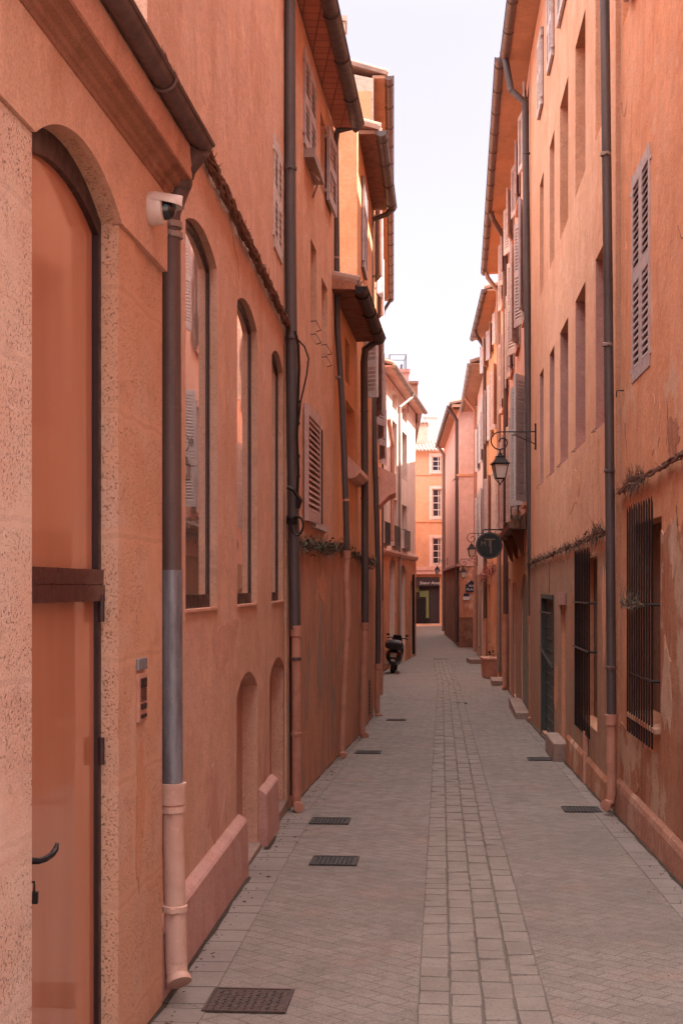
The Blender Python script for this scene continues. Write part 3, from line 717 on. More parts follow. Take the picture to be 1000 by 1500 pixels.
def build_L4():
    root = thing('house', 'low narrow orange house between two downspouts with boxed eave and small ledge', 'building', L4.P(17.5, 0, G(17.5)))
    W = L4
    n1 = (W.Y(509.5)-.3, W.Y(519.5), 1.58, 2.42)
    wallbody(root, W, 16.12, 19.2, 3.50, M['ochre_o'], [rect(*n1), arch(17.2, 18.1, 1.0-3.1, -.3-.6, .2) if False else rect(17.4, 18.0, 2.65, 3.2)])
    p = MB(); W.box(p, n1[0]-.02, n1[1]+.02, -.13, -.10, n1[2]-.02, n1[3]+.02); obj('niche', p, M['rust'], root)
    window(root, W, 17.4, 18.0, 2.65, 3.2, rec=.15, cross=False, fmat='wood')
    b = MB(); W.slab(b, rect(16.14, 19.18, -2.9, .42), [], 0, .012); obj('lower_render', b, M['low_l'], root)
    b = MB(); W.prism(b, W.Y(509), W.Y(524), [(0, 1.42), (.10, 1.44), (.16, 1.50), (.16, 1.56), (0, 1.72)]); obj('ledge', b, M['pink'], root)
    eave(root, W, 15.8, 19.1, 3.46, .26, sof='soffit_w', gm='dark' if False else 'iron', r=.082, gext=(0, 0), rise=.22)
    b = MB(); W.prism(b, 15.76, 15.86, [(-.1, 3.46), (.27, 3.44), (.27, 3.52), (-.1, 3.60)]); obj('verge', b, M['cornice'], root)
    t = lambda px, py, y=19.12: pt(px, py, y)
    downspout(root, [W.P(19.0, .31, 3.42), t(550, 500), t(535, 512), t(533, 530), t(534, 700), t(534.5, 915)], .052, M['zinc'],
              clamps=[(t(533.5, 602), .05, 'zinc'), (t(534, 730), .05, 'zinc_br')], sleeve=[t(534, 913), t(532, 990), t(530, 1068), t(531, 1075), t(535, 1078, 19.0)], sr=.044, smat='sleeve2')
    return root
build_L4()

def build_L5():
    root = thing('house', 'taller bright orange house behind the low one, with dark gutter and louvred shutters', 'building', L5.P(21., 0, G(21.)))
    W = L5
    wallbody(root, W, 19.22, 23.4, 6.50, M['ochre_o'], [rect(20.2, 21.1, 4.75, 6.1), rect(20.9, 21.7, 2.9, 3.95), rect(20.6, 21.3, 1.4, 2.3)])
    window(root, W, 20.2, 21.1, 4.75, 6.1, rec=.02, sh='closed', shm='shut', out=.012)
    window(root, W, 20.9, 21.7, 2.9, 3.95, rec=.16, sh='near', shm='shut_g', ang=50, leafw=.24)
    window(root, W, 20.6, 21.3, 1.4, 2.3, rec=.16, fmat='wood')
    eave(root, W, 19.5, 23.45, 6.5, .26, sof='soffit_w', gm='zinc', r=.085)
    t = lambda px, py, y=23.3: pt(px, py, y)
    downspout(root, [W.P(23.3, .32, 6.45), t(566, 314), t(545, 322), t(542, 335), t(543, 500), t(548, 640), t(554, 850), t(553, 975)], .045, M['zinc'],
              clamps=[(t(543, 405), .045, 'zinc'), (t(550, 700), .045, 'zinc')], sleeve=[t(553, 973), t(552, 1040), t(553, 1048), t(556, 1050, 23.2)], sr=.046, smat='sleeve2')
    b = MB(); 
    for i in range(9): W.box(b, 22.0, 22.45, 0, .015, -2.05+i*.065, -2.02+i*.065)
    W.box(b, 21.97, 22.0, 0, .018, -2.08, -1.5); W.box(b, 22.45, 22.48, 0, .018, -2.08, -1.5); obj('vent_grille', b, M['iron'], root)
    b = MB(); W.slab(b, rect(19.24, 23.38, -2.9, .42), [], 0, .012); obj('lower_render', b, M['low_l'], root)
    c = MB(); p = pt(498, 60, 21.6); c.box(p-Vector((0, 0, .9)), (.16, .5, 2.2)); c.box(p+Vector((0, 0, .25)), (.22, .56, .08)); obj('chimney', c, M['gable'], root)
    return root
build_L5()

def build_L6():
    root = thing('house', 'tall house with weathered white gable and straight drop of brown gutter above orange neighbour', 'building', L6.P(30., 0, G(30.)))
    W = L6
    holes = [rect(25., 26., 5.6, 7.2), rect(28.5, 29.5, 5.6, 7.2), rect(24.8, 25.8, 3.1, 4.5), rect(28.5, 29.5, 3.1, 4.5), rect(33, 34, 3.1, 4.5), rect(26.8, 28.0, -2.5, -.1)]
    b = MB(); W.slab(b, rect(23.42, 41.5, -3.3, 8.75), holes, -.32, 0)
    W.prism(b, 23.42, 41.5, [(-.32, -3.3), (-.32, 8.77), (-5, 9.6), (-5, -3.3)])
    obj('wall', b, M['ochre_o'], root)
    g = MB(); W.prism(g, 23.38, 23.42, [(0.02, 2), (0.02, 8.72), (-1.0, 8.95), (-5, 9.75), (-5, 2)]); obj('gable_render', g, M['gable'], root)
    g = MB()
    P = lambda px, py, y: pt(px, py, y)
    W.slab  # orange patch of newer render on the gable
    k = 8; prof = [(-.46+.12*math.cos(math.pi/2+math.pi/2*i/k)-.0, 8.38+.12*math.sin(math.pi/2+math.pi/2*i/k)) for i in range(k+1)]
    prof = [(-.02, 8.5), (-.02, 6.0)] + [(-.34, 6.0)] + [(-.34+.1-.1*math.cos(math.pi/2*i/k), 8.38+.12*math.sin(math.pi/2*i/k)) for i in range(k+1)]
    W.prism(g, 23.365, 23.38, prof); obj('render_patch', g, M['ochre_o'], root)
    for h in ((25., 26., 5.6, 7.2), (28.5, 29.5, 5.6, 7.2)): window(root, W, *h, sh='open', shm='shut', rec=.15, ang=12, slats=False)
    for h in ((24.8, 25.8, 3.1, 4.5), (28.5, 29.5, 3.1, 4.5), (33, 34, 3.1, 4.5)): window(root, W, *h, sh='open', shm='shut', rec=.15, ang=16)
    b = MB(); W.box(b, 26.8, 28.0, -.2, -.16, -2.5, -.1); obj('door', b, M['wood'], root)
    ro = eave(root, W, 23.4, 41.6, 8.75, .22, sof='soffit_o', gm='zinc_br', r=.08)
    b = MB(); W.prism(b, 33.2, 35.2, [(0, 2.0), (.25, 2.25), (.42, 2.32), (.42, 2.75), (0, 2.95)]); obj('balcony', b, M['pink'], root)
    t = lambda px, py, y=41.2: pt(px, py, y)
    downspout(root, [W.P(41.2, .28, 8.7), t(562, 455), t(560, 470), t(559, 985)], .05, M['zinc_br'])
    t = lambda px, py, y=26.2: pt(px, py, y)
    downspout(root, [t(559, 880), t(558.5, 1018)], .03, M['sleeve2'])
    return root
build_L6()

def build_L7():
    root = thing('house', 'sunlit pale pink house behind the scooter, with small balconies and bracketed doorways', 'building', L7.P(47., 0, G(47.)))
    W = L7; bays = [(W.Y(559.5), W.Y(566)), (W.Y(574), W.Y(581)), (W.Y(588.5), W.Y(596))]
    holes = []
    for a, b in bays: holes += [rect(a, b, 1.45, 2.95), rect(a, b, 3.85, 5.55), rect(a, b, 5.95, 6.55)]
    d1 = (W.Y(569), W.Y(578)); d2 = (W.Y(585), W.Y(593)); d3 = (W.Y(600), W.Y(605))
    holes += [arch(d1[0], d1[1], -2.0, .75, .25), arch(d2[0], d2[1], -2.0, .55, .25), arch(d3[0], d3[1], -2.4, .1, .2)]
    wallbody(root, W, 41.9, 53., 6.75, M['pinkw'], holes)
    for a, b in bays:
        window(root, W, a, b, 1.45, 2.95, rec=.25, fmat='shut_w'); window(root, W, a, b, 3.85, 5.55, rec=.25, fmat='shut_w'); window(root, W, a, b, 5.95, 6.55, rec=.2, fmat='shut_w', cross=False)
        m = MB(); W.box(m, a-.08, b+.08, 0, .12, 1.34, 1.38)
        for y in [a-.12+i*(b-a+.24)/9 for i in range(10)]: m.tube([W.P(y, .10, 1.38), W.P(y, .10, 2.05)], .009, 4)
        m.tube([W.P(a-.12, .0, 2.05), W.P(a-.12, .10, 2.05), W.P(b+.12, .10, 2.05), W.P(b+.12, 0, 2.05)], .012, 4); obj('balcony', m, M['zinc'], root)
    for a, b in (d1, d2, d3):
        m = MB(); W.box(m, a-.02, b+.02, -.24, -.2, -2.7, 1.1); obj('door', m, M['wood'], root)
    m = MB(); W.prism(m, 41.9, 53.03, [(0, 1.02), (.06, 1.04), (.12, 1.14), (.12, 1.20), (0, 1.24)]); obj('string_course', m, M['pink'], root)
    m = MB(); W.slab(m, rect(41.95, 52.99, -2.7, 1.0), [arch(a, b, -2.8 if False else -2.69, zs, .25) for (a, b), zs in ((d1, .75), (d2, .55), (d3, .1))], 0, .03); obj('lower_storey', m, M['rust'], root)
    eave(root, W, 41.9, 53.2, 6.8, .32, sof='pink', gm='zinc_lt', r=.08)
    t = lambda px, py, y: pt(px, py, y)
    y = W.Y(582)
    downspout(root, [W.P(y+.9, .45, 6.78), W.P(y+.9, .4, 6.6), W.P(y, .07, 6.15), W.P(y, .07, 4), W.P(y, .07, -2.3)], .05, M['zinc_lt'])
    y = W.Y(571.5)
    downspout(root, [W.P(y-.9, .06, 5.4), W.P(y, .07, 4.6), W.P(y, .07, 1.5)], .06, M['sleeve2'])
    y = W.Y(602.5)
    downspout(root, [W.P(y, .07, .5), W.P(y, .07, -2.5)], .05, M['iron'])
    # the roofscape: two chimney stacks and a rubble party wall
    c = MB(); c.hexa([pt(x, yy, Y) for yy in (620,) for x, Y in ((559, 46), (570, 46), (570, 48), (559, 48))]+[pt(x, 524, 46)+Vector((0, dy, 0)) for x, dy in ((559, 0), (570, 0), (570, 1.2), (559, 1.2))]); obj('chimney', c, M['mauve'], root, bevel=.02)
    c = MB(); c.box(pt(583, 577, 50.5), (.7, 1.3, 1.5)); c.box(pt(583, 547, 50.5), (.8, 1.4, .12)); obj('chimney', c, M['mauve'], root)
    c = MB(); c.box(pt(603, 592, 53.6), (.40, 1.0, 1.6)); c.box(pt(602, 563, 53.6), (.5, 1.1, .10)); obj('party_wall', c, M['browns'], root)
    return root
build_L7()
# metal frame on the roof terrace
b = MB(); A = [pt(x, y, 50.4) for x, y in ((570.5, 519.5), (594.5, 519.5), (594.5, 545), (570.5, 545))]
for q, w in zip(A, A[1:]+A[:1]): b.tube([q, w], .018, 5)
A2 = [p+Vector((0, 1.2, 0)) for p in A]
for q, w in zip(A2, A2[1:]+A2[:1]): b.tube([q, w], .018, 5)
for q, w in zip(A, A2): b.tube([q, w], .018, 5)
b.tube([pt(587, 545, 50.6), pt(588, 534, 50.6)], .05, 6)
top('antenna_frame', b, M['zinc'], 'thin open metal frame standing on the far left chimney block against the sky', 'frame', A[3])

# ---------------------------------------------------------------- right side
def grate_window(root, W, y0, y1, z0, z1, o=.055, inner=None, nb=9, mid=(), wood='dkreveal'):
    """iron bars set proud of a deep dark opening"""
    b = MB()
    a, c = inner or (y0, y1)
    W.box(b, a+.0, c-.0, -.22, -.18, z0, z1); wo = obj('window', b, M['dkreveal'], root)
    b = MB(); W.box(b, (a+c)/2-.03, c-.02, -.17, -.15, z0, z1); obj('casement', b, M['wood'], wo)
    b = MB()
    for i in range(nb):
        y = y0+(y1-y0)*i/(nb-1)
        b.tube([W.P(y, o, z0-.06), W.P(y, o, z1+.02+.03*(i % 2)), W.P(y+.003, o+.004, z1+.07)], .008, 6, rs=[.008, .008, .002])
    for z in mid:
        b.tube([W.P(y0-.05, -.02, z), W.P(y0-.05, o+.012, z), W.P(y1+.04, o+.012, z), W.P(y1+.04, -.02, z)], .012, 6)
    obj('bars', b, M['iron'], wo)
    return wo
def build_R0():
    root = thing('house', 'near right terracotta house with closed louvred shutters above an iron-barred window', 'building', R0.P(9., 0, G(9.)))
    W = R0
    sh = (10.0, 10.92, 1.63, 3.27); up = (11.1, 11.5, 4.55, 6.4); bw = (9.50, 10.85, -.98, .50)
    wallbody(root, W, 2, 11.6, 9.5, M['right_a'], [rect(*sh), rect(10.95, 11.45, 4.7, 6.4), rect(*bw), rect(6.2, 7.2, 1.65, 3.2), rect(6.2, 7.2, 4.7, 6.3)])
    window(root, W, *sh, rec=.08, sh='closed', shm='shut', out=-.028)
    window(root, W, 10.95, 11.45, 4.7, 6.4, rec=.14, sh='near', shm='shut', ang=14, leafw=.42)
    window(root, W, 6.2, 7.2, 1.65, 3.2, rec=.08, sh='closed', shm='shut', out=-.02)
    window(root, W, 6.2, 7.2, 4.7, 6.3, rec=.14, sh='open', shm='shut')
    b = MB(); W.slab(b, ragged(2.1, 9.49, .38, .07, -2.6, 5), [], 0, .010); W.slab(b, ragged(9.495, 11.55, -1.16, .03, -2.6, 6), [], 0, .0095)
    obj('lower_masonry', b, M['low_r'], root)
    patch(root, W, 978, 1010, .16, .34, 'patch_pale', 3, o=.010); patch(root, W, 988, 800, .12, .22, 'patch_pale', 4, o=.010); patch(root, W, 930, 1150, .22, .10, 'patch_dark', 5, o=.010)
    patch(root, W, 985, 640, .25, .12, 'patch_dark', 6); patch(root, W, 960, 620, .16, .3, 'patch_warm', 7); patch(root, W, 915, 420, .09, .5, 'patch_warm', 17)
    b = MB()
    for k, (px, py, l, an) in enumerate(((992, 330, .7, -2.2), (915, 620, .5, -1.2), (975, 585, .4, -2.6), (990, 740, .6, -1.9), (910, 150, .5, -1.7))): crack(b, W, px, py, l, an, k+3, o=.001)
    obj('cracks', b, M['slot'], root)
    b = MB(); W.prism(b, 2.1, 11.58, [(0.0, -2.8), (.055, -2.8), (.045, -1.68), (.035, -1.64), (.0, -1.60)]); obj('plinth', b, M['rplinth'], root)
    grate_window(root, W, 9.64, 10.85, -1.08, .58, o=.045, inner=bw[:2], nb=11, mid=(-.12, -.66))
    b = MB(); W.prism(b, bw[0]-.02, bw[1]+.02, [(-.2, -1.0), (.05, -1.02), (.05, -.985), (-.2, -.955)]); obj('sill', b, M['low_r'], root)
    b = MB()
    for px, py in ((913, 572),): Yh = W.Y(px); zz = (HZ-py)/F*Yh; b.tube([W.P(Yh, 0, zz), W.P(Yh, .05, zz), W.P(Yh+.05, .055, zz), W.P(Yh+.05, .055, zz-.05)], .005, 5)
    obj('wall_hook', b, M['iron'], root)
    t = lambda px, py, y=11.5: pt(px, py, y)
    downspout(root, [t(883, -300), t(885, 0), t(890, 430), t(893, 770), t(895, 1050)], .040, M['zinc'],
              clamps=[(t(886.5, 226), .04, 'zinc_lt'), (t(889, 505), .04, 'zinc_lt'), (t(892, 690), .04, 'zinc'), (t(894, 978), .04, 'zinc_br')],
              sleeve=[t(894.5, 1048), t(895, 1160), t(893, 1176), t(886, 1180, 11.42)], sr=.040, smat='sleeve2')
    return root
build_R0()

def build_R1():
    root = thing('house', 'long right-hand orange house with two rows of deep plain window openings above ground floor doors', 'building', R1.P(17., 0, G(17.)))
    W = R1; Y = W.Y
    bays = [(12.15, 13.1), (13.98, 15.0), (15.8, 16.85), (17.66, 18.4), (19.45, 20.15)]
    hu = [(a, b, 4.28, 5.93) for a, b in bays]; hl = [(a, b, 1.50, 3.14) for a, b in bays]
    hx = [(a, b, 6.9, 8.0) for a, b in bays]
    door_c = (Y(812), Y(794), -2.05, -.10)
    rec_d = (Y(829), Y(822), -2.0, -.18)
    bw = (Y(876), Y(848), -1.36, .30)
    wallbody(root, W, 11.62, 22.3, 8.62, M['right_b'], [rect(*h) for h in hu+hl+hx]+[rect(*door_c), rect(*rec_d), rect(*bw)])
    for h in hu: window(root, W, *h, rec=.26, fmat='wood', pane='pane2')
    for i, h in enumerate(hl):
        wo = window(root, W, *h, rec=.26, fmat='shut_m', pane='pane2')
        b = MB(); W.box(b, h[1]-.012, h[1]-.001, -.255, -.004, h[2]+.004, h[3]-.004); obj('jamb_lining', b, M['mauve'], wo)
        b = MB(); b.tube([W.P(h[1]-.05, .0, h[2]+.03), W.P(h[1]-.1, .05, h[2]-.02), W.P(h[0]+.5, .05, h[2]-.05)], .006, 5); obj('wire', b, M['cable'], wo)
    for h in hx: window(root, W, *h, rec=.2, fmat='wood', sh='closed', shm='shut_w', out=-.03 if False else .01)
    b = MB(); W.slab(b, ragged(11.66, 22.27, .34, .02, -2.7, 9), [(lambda d: rect(d[0], d[1], d[2]-.0, d[3]))(door_c), rect(*rec_d), rect(bw[0], bw[1], bw[2], .2995)], 0, .012); obj('lower_masonry', b, M['low_r2'], root)
    grate_window(root, W, Y(870), Y(848.5), -1.40, .33, o=.05, inner=bw[:2], nb=10, mid=(-.02 if False else -.15, -.62))
    b = MB(); W.box(b, door_c[0], door_c[1], -.10, -.05, -2.3, -.1)
    dr = obj('door', b, M['slate'], root)
    b = MB()
    for i in range(12): W.box(b, door_c[0]+.02, door_c[1]-.02, -.05, -.042, -2.0+i*.16, -1.995+i*.16+.01)
    W.box(b, door_c[0]-.03, door_c[0]+.02, -.05, .022, -2.3, -.10); W.box(b, door_c[1]-.02, door_c[1]+.03, -.05, .022, -2.3, -.10); W.box(b, door_c[0]+.02, door_c[1]-.02, -.05, .03, -.15, -.09); obj('frame', b, M['slate'], dr)
    b = MB(); b.tube([W.P(door_c[0]+.1, .02, -1.05), W.P(door_c[1]-.1, .04, -.85)], .014, 6); b.tube([W.P(door_c[0]+.0, .04, -.34), W.P(door_c[1]-.0, .04, -.34)], .012, 6); obj('bolt_bar', b, M['iron'], dr)
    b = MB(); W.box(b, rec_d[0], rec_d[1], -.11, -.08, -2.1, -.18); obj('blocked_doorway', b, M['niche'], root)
    b = MB(); W.box(b, rec_d[0]-.15, rec_d[1]+.15, 0.018, .04, -.20, -.06); obj('lintel', b, M['mauve'], root)
    # meter pipe chased in the wall and a rough pilaster
    patch(root, W, 886, 900, .12, .5, 'patch_warm', 8, o=.012); patch(root, W, 838, 930, .2, .5, 'patch_dark', 9, o=.012); patch(root, W, 815, 1010, .3, .25, 'patch_warm', 10, o=.012); patch(root, W, 840, 720, .5, .2, 'patch_warm', 11)
    b = MB(); ym = Y(862.5); W.box(b, ym-.03, ym+.03, .018, .06, -2.0, -1.43); obj('pipe_cover', b, M['fascia'], root)
    b = MB(); W.prism(b, 17.2, 22.2, [(.018, -2.7), (.06, -2.7), (.05, -1.75), (.018, -1.7)]) if False else W.prism(b, 12.0, Y(833), [(.0, -2.7), (.045, -2.7), (.038, -1.72), (.0, -1.66)]); obj('plinth', b, M['low_r'], root)
    eave(root, W, 11.0, 22.3, 8.66, .34, sof='soffit_o', gm='zinc_br', r=.08)
    t = lambda px, py, y=22.1: pt(px, py, y)
    downspout(root, [R1.P(22.2, .40, 8.6), t(748, 132), t(768, 150), t(769, 165), t(772, 500), t(776, 760), t(778.5, 905)], .055, M['zinc'],
              clamps=[(t(770, 225), .055, 'zinc'), (t(774, 640), .055, 'zinc')], sleeve=[t(778.5, 903), t(779.5, 1040), t(779, 1052), t(775, 1057, 22.0)], sr=.055, smat='sleeve2')
    b = MB(); b.tube([t(767.5, 297, 22.0), t(768.5, 460, 22.0)], .075, 12); 
    return root
build_R1()

def build_R2():
    root = thing('house', 'right-hand pink-orange house with many open lilac shutters and the round hanging sign', 'building', R2.P(30., 0, G(30.)))
    W = R2; Y = W.Y
    bays = [(22.95, 23.85), (25.9, 26.8), (28.9, 29.8), (32.0, 32.9), (35.0, 35.9)]
    rows = [(1.45, 3.55), (4.62, 6.45), (7.35, 8.35)]
    g = [(arch(Y(776)+.05, Y(763.5), -2.1, -.2, .45)), rect(27.3, 29.0, -2.25, .1), rect(30.2, 31.4, -2.3, .2), rect(34, 35.0, -2.35, .0)]
    wallbody(root, W, 22.32, 37.5, 8.62, M['pink'], [rect(a, b, c, d) for a, b in bays for c, d in rows]+g)
    for i, (a, b) in enumerate(bays):
        for j, (c, d) in enumerate(rows):
            window(root, W, a, b, c, d, rec=.16, sh='open', shm='shut_g' if (i == 0 and j == 0) else ('shut_w', 'shut')[(i+j) % 2],
                   ang=(26 if (i, j) == (0, 0) else (10, 16, 7, 20, 9)[(i*2+j) % 5]), sill=True, fmat='wood', panels=2 if j < 2 else 1)
    b = MB(); W.box(b, Y(776)+.05, Y(763.5), -.10, -.02, -2.3, .3); obj('door', b, M['greend'], root)
    b = MB(); W.box(b, 27.3, 29.0, -.16, -.12, -2.5, .1); W.box(b, 28.1, 28.2, -.12, -.08, -2.5, .1); obj('door', b, M['wood'], root)
    b = MB(); W.box(b, 30.2, 31.4, -.16, -.12, -2.5, .2); obj('door', b, M['wood'], root)
    b = MB(); W.box(b, 34, 35, -.16, -.12, -2.5, .0); obj('door', b, M['slate'], root)
    b = MB(); W.slab(b, rect(22.4, 37.4, -2.7, .6), [g[0], rect(27.3, 29.0, -2.69, .1), rect(30.2, 31.4, -2.69, .2), rect(34, 35.0, -2.69, .0)], 0, .02); obj('lower_masonry', b, M['low_r2'], root)
    b = MB(); W.box(b, 22.5, 25.6, .0, .22, -2.5, -2.06); obj('doorstep', b, M['blockst'], root, bevel=.01)
    b = MB(); W.box(b, 33.7, 35.3, .02, .35, -2.6, -2.30); obj('doorstep', b, M['blockst'], root, bevel=.01)
    b = MB(); W.prism(b, 23.2, 29.5, [(.02, 1.0), (.30, 1.02), (.32, 1.10), (.02, 1.28)])
    for y in (23.8, 26.4, 28.9): W.prism(b, y, y+.08, [(.02, .55), (.07, .58), (.24, 1.0), (.02, 1.0)])
    obj('ledge', b, M['wood'], root)
    eave(root, W, 22.3, 37.6, 8.66, .42, sof='soffit_o', gm='zinc_br', r=.08, gext=(0, 0))
    t = lambda px, py, y: pt(px, py, y)
    downspout(root, [W.P(31.3, .42, 8.6), W.P(31.3, .38, 8.45), W.P(31.7, .10, 8.1), W.P(31.7, .08, 6), W.P(31.8, .08, -.65)], .06, M['zinc_br'],
              sleeve=[W.P(31.8, .08, -.62), W.P(31.8, .08, -2.3), W.P(31.8, .16, -2.36)], smat='sleeve2')
    downspout(root, [W.P(37.2, .42, 8.6), W.P(37.2, .38, 8.45), W.P(37.3, .10, 8.1), W.P(37.3, .08, 6), W.P(37.3, .08, -2.3)], .06, M['zinc_lt'])
    return root
build_R2()

def build_R3():
    root = thing('house', 'narrow red house beyond the hanging sign, with a planter by its dark doorway', 'building', R3.P(41., 0, G(41.)))
    W = R3
    bays = [(38.6, 39.5), (41.4, 42.3), (44., 44.9)]; rows = [(1.6, 3.4), (4.6, 6.3), (7.1, 8.0)]
    wallbody(root, W, 37.52, 45.6, 8.3, M['ochre_o'], [rect(a, b, c, d) for a, b in bays for c, d in rows]+[rect(38.3, 39.4, -2.5, .1), rect(42.6, 43.7, -2.5, 0.1)])
    for i, (a, b) in enumerate(bays):
        for j, (c, d) in enumerate(rows): window(root, W, a, b, c, d, rec=.16, sh='open', shm=('shut_w', 'shut')[(i+j) % 2], ang=(12, 20, 8)[(i+j) % 3], fmat='wood', slats=False)
    for a, b2 in ((38.3, 39.4), (42.6, 43.7)):
        b = MB(); W.box(b, a, b2, -.2, -.16, -2.7, .1); obj('door', b, M['dark'], root)
    b = MB(); W.slab(b, rect(37.6, 45.5, -2.8, .7), [rect(38.3, 39.4, -2.79, .1), rect(42.6, 43.7, -2.79, .1)], 0, .02); obj('lower_masonry', b, M['rust'], root)
    eave(root, W, 38.3, 46.0, 8.36, .36, sof='soffit_w' if False else 'soffit_o', gm='zinc_br', r=.08)
    downspout(root, [W.P(44., .42, 8.3), W.P(44.0, .38, 8.15), W.P(44.3, .10, 7.8), W.P(44.3, .08, -1.0)], .06, M['zinc_br'], sleeve=[W.P(44.3, .08, -1), W.P(44.3, .08, -2.5), W.P(44.3, .12, -2.55)], smat='sleeve2')
    return root
build_R3()
def build_R4():
    root = thing('house', 'last pink house on the right before the street turns, seen edge-on behind the lantern', 'building', R4.P(50., 0, G(50.)))
    W = R4
    bays = [(47., 47.9), (50.5, 51.4)]; rows = [(1.6, 3.4), (4.4, 6.0)]
    wallbody(root, W, 45.62, 53.5, 7.45, M['pinkw'], [rect(a, b, c, d) for a, b in bays for c, d in rows]+[rect(47.6, 48.7, -2.7, -.1), rect(51.2, 52.2, -2.7, -.1)])
    for i, (a, b) in enumerate(bays):
        for j, (c, d) in enumerate(rows): window(root, W, a, b, c, d, rec=.16, sh='open', shm='shut_w', ang=12, fmat='wood', slats=False)
    for a, b2 in ((47.6, 48.7), (51.2, 52.2)):
        b = MB(); W.box(b, a, b2, -.2, -.16, -2.7, -.1); obj('door', b, M['wood'], root)
    b = MB(); W.slab(b, rect(45.7, 53.45, -2.8, .5), [rect(47.6, 48.7, -2.79, -.1), rect(51.2, 52.2, -2.79, -.1)], 0, .02); obj('lower_masonry', b, M['low_r2'], root)
    eave(root, W, 45.7, 58., 7.5, .45, sof='soffit_o', gm='zinc_lt', r=.08)
    downspout(root, [W.P(53, .5, 7.4), W.P(53.2, .10, 6.9), W.P(53.2, .08, -2.5)], .06, M['sleeve2'])
    return root
build_R4()

def build_RG():
    W = Wall((5.95, 53.52), (6.3, 59.9), 'R')  # added house, fills the gap that let sun onto the street floor
    root = thing('house', 'unseen set-back pink house added before the corner house to block sun', 'building', W.P(56., 0, G(56.)))
    wallbody(root, W, 53.52, 59.9, 7.6, M['pink'], [rect(56, 57, 1.5, 3.2), rect(56, 57, 4.4, 6.)])
    for z0, z1 in ((1.5, 3.2), (4.4, 6.)): window(root, W, 56, 57, z0, z1, rec=.15, sh='open', shm='shut_w', ang=8, fmat='wood', slats=False)
    eave(root, W, 53.6, 59.4, 7.62, .3, sof='soffit_o', gm='zinc_lt')
build_RG()
def build_RF():
    root = thing('house', 'pink corner house where the street turns, with dark rubble base and blue street plaque', 'building', RF.P(60., 0, G(60.)))
    W = RF
    b = MB(); zt = 7.9
    W.box(b, 60.0, 77.0, -6, 0, .95, zt); obj('wall', b, M['pink'], root)
    b = MB(); W.box(b, 59.995, 77.0, -6, .01, -2.9, .93); obj('rubble_base', b, M['browns'], root)
    # brighter ochre render on the street-facing end, with a grey damp foot
    b = MB(); b.box((7.4, 59.97, -.20), (4.44, .05, 2.2)); obj('end_render', b, M['low_r'], root)
    b = MB(); W.box(b, 59.9, 77.1, 0.011, .12, .93, 1.05); obj('ledge', b, M['mauve'], root)
    b = MB(); b.box((7.2, 59.97, 4.95), (4.3, .06, .09)); obj('string_course', b, M['ochre_o'], root)
    b = MB(); W.box(b, 59.5, 77.2, -.1, .34, zt-.02, zt+.10); b.box((7.0, 59.85, zt+.04), (4.2, .5, .12)); obj('soffit', b, M['soffit_o'], root)
    b = MB(); W.prism(b, 59.5, 77.2, [(.40, zt+.11), (.40, zt+.18), (-6, zt+1.5), (-6, zt+1.4)])
    for i in range(80):
        y = 59.6+i*.22; b.tube([W.P(y, .42, zt+.19), W.P(y, -6, zt+1.52)], .07, 6)
    obj('roof', b, M['tile'], root)
    b = MB(); gutter(W, b, 59.6, 77.2, .46, zt+.06, .08); obj('gutter', b, M['zinc_br'], root, smooth=True)
    p = W.P(60.2, .08, 0)
    downspout(root, [W.P(60.2, .42, zt), W.P(60.3, .09, zt-.5), W.P(60.3, .09, -2.4)], .075, M['zinc_br'])
    downspout(root, [W.P(76, .42, zt), W.P(76, .09, zt-.5), W.P(76, .09, -2.4)], .09, M['zinc_lt'])
    b = MB(); b.tube([pt(655, 714, 74), pt(662, 706, 68), pt(671, 697, 60.4)], .045, 5); obj('wall_cable', b, M['cable'], root)
    b = MB(); b.box((4.95+.62*0+5.7-5.0, 0, 0), (.001, .001, .001)) if False else None
    W2 = Wall((6.75, 77.02), (7.3, 93.2), 'R'); b = MB(); W2.box(b, 77.02, 93.2, -6, 0, -2.9, 8.3); obj('shade_wing', b, M['pink'], root)  # unseen wing added to keep sun off the far street floor
    b = MB(); b.box((pt(695, 905, 59.94).x, 59.92, -1.3), (.16, .05, 3.4)); obj('pale_pilaster', b, M['fascia'], root)
    return root
build_RF()

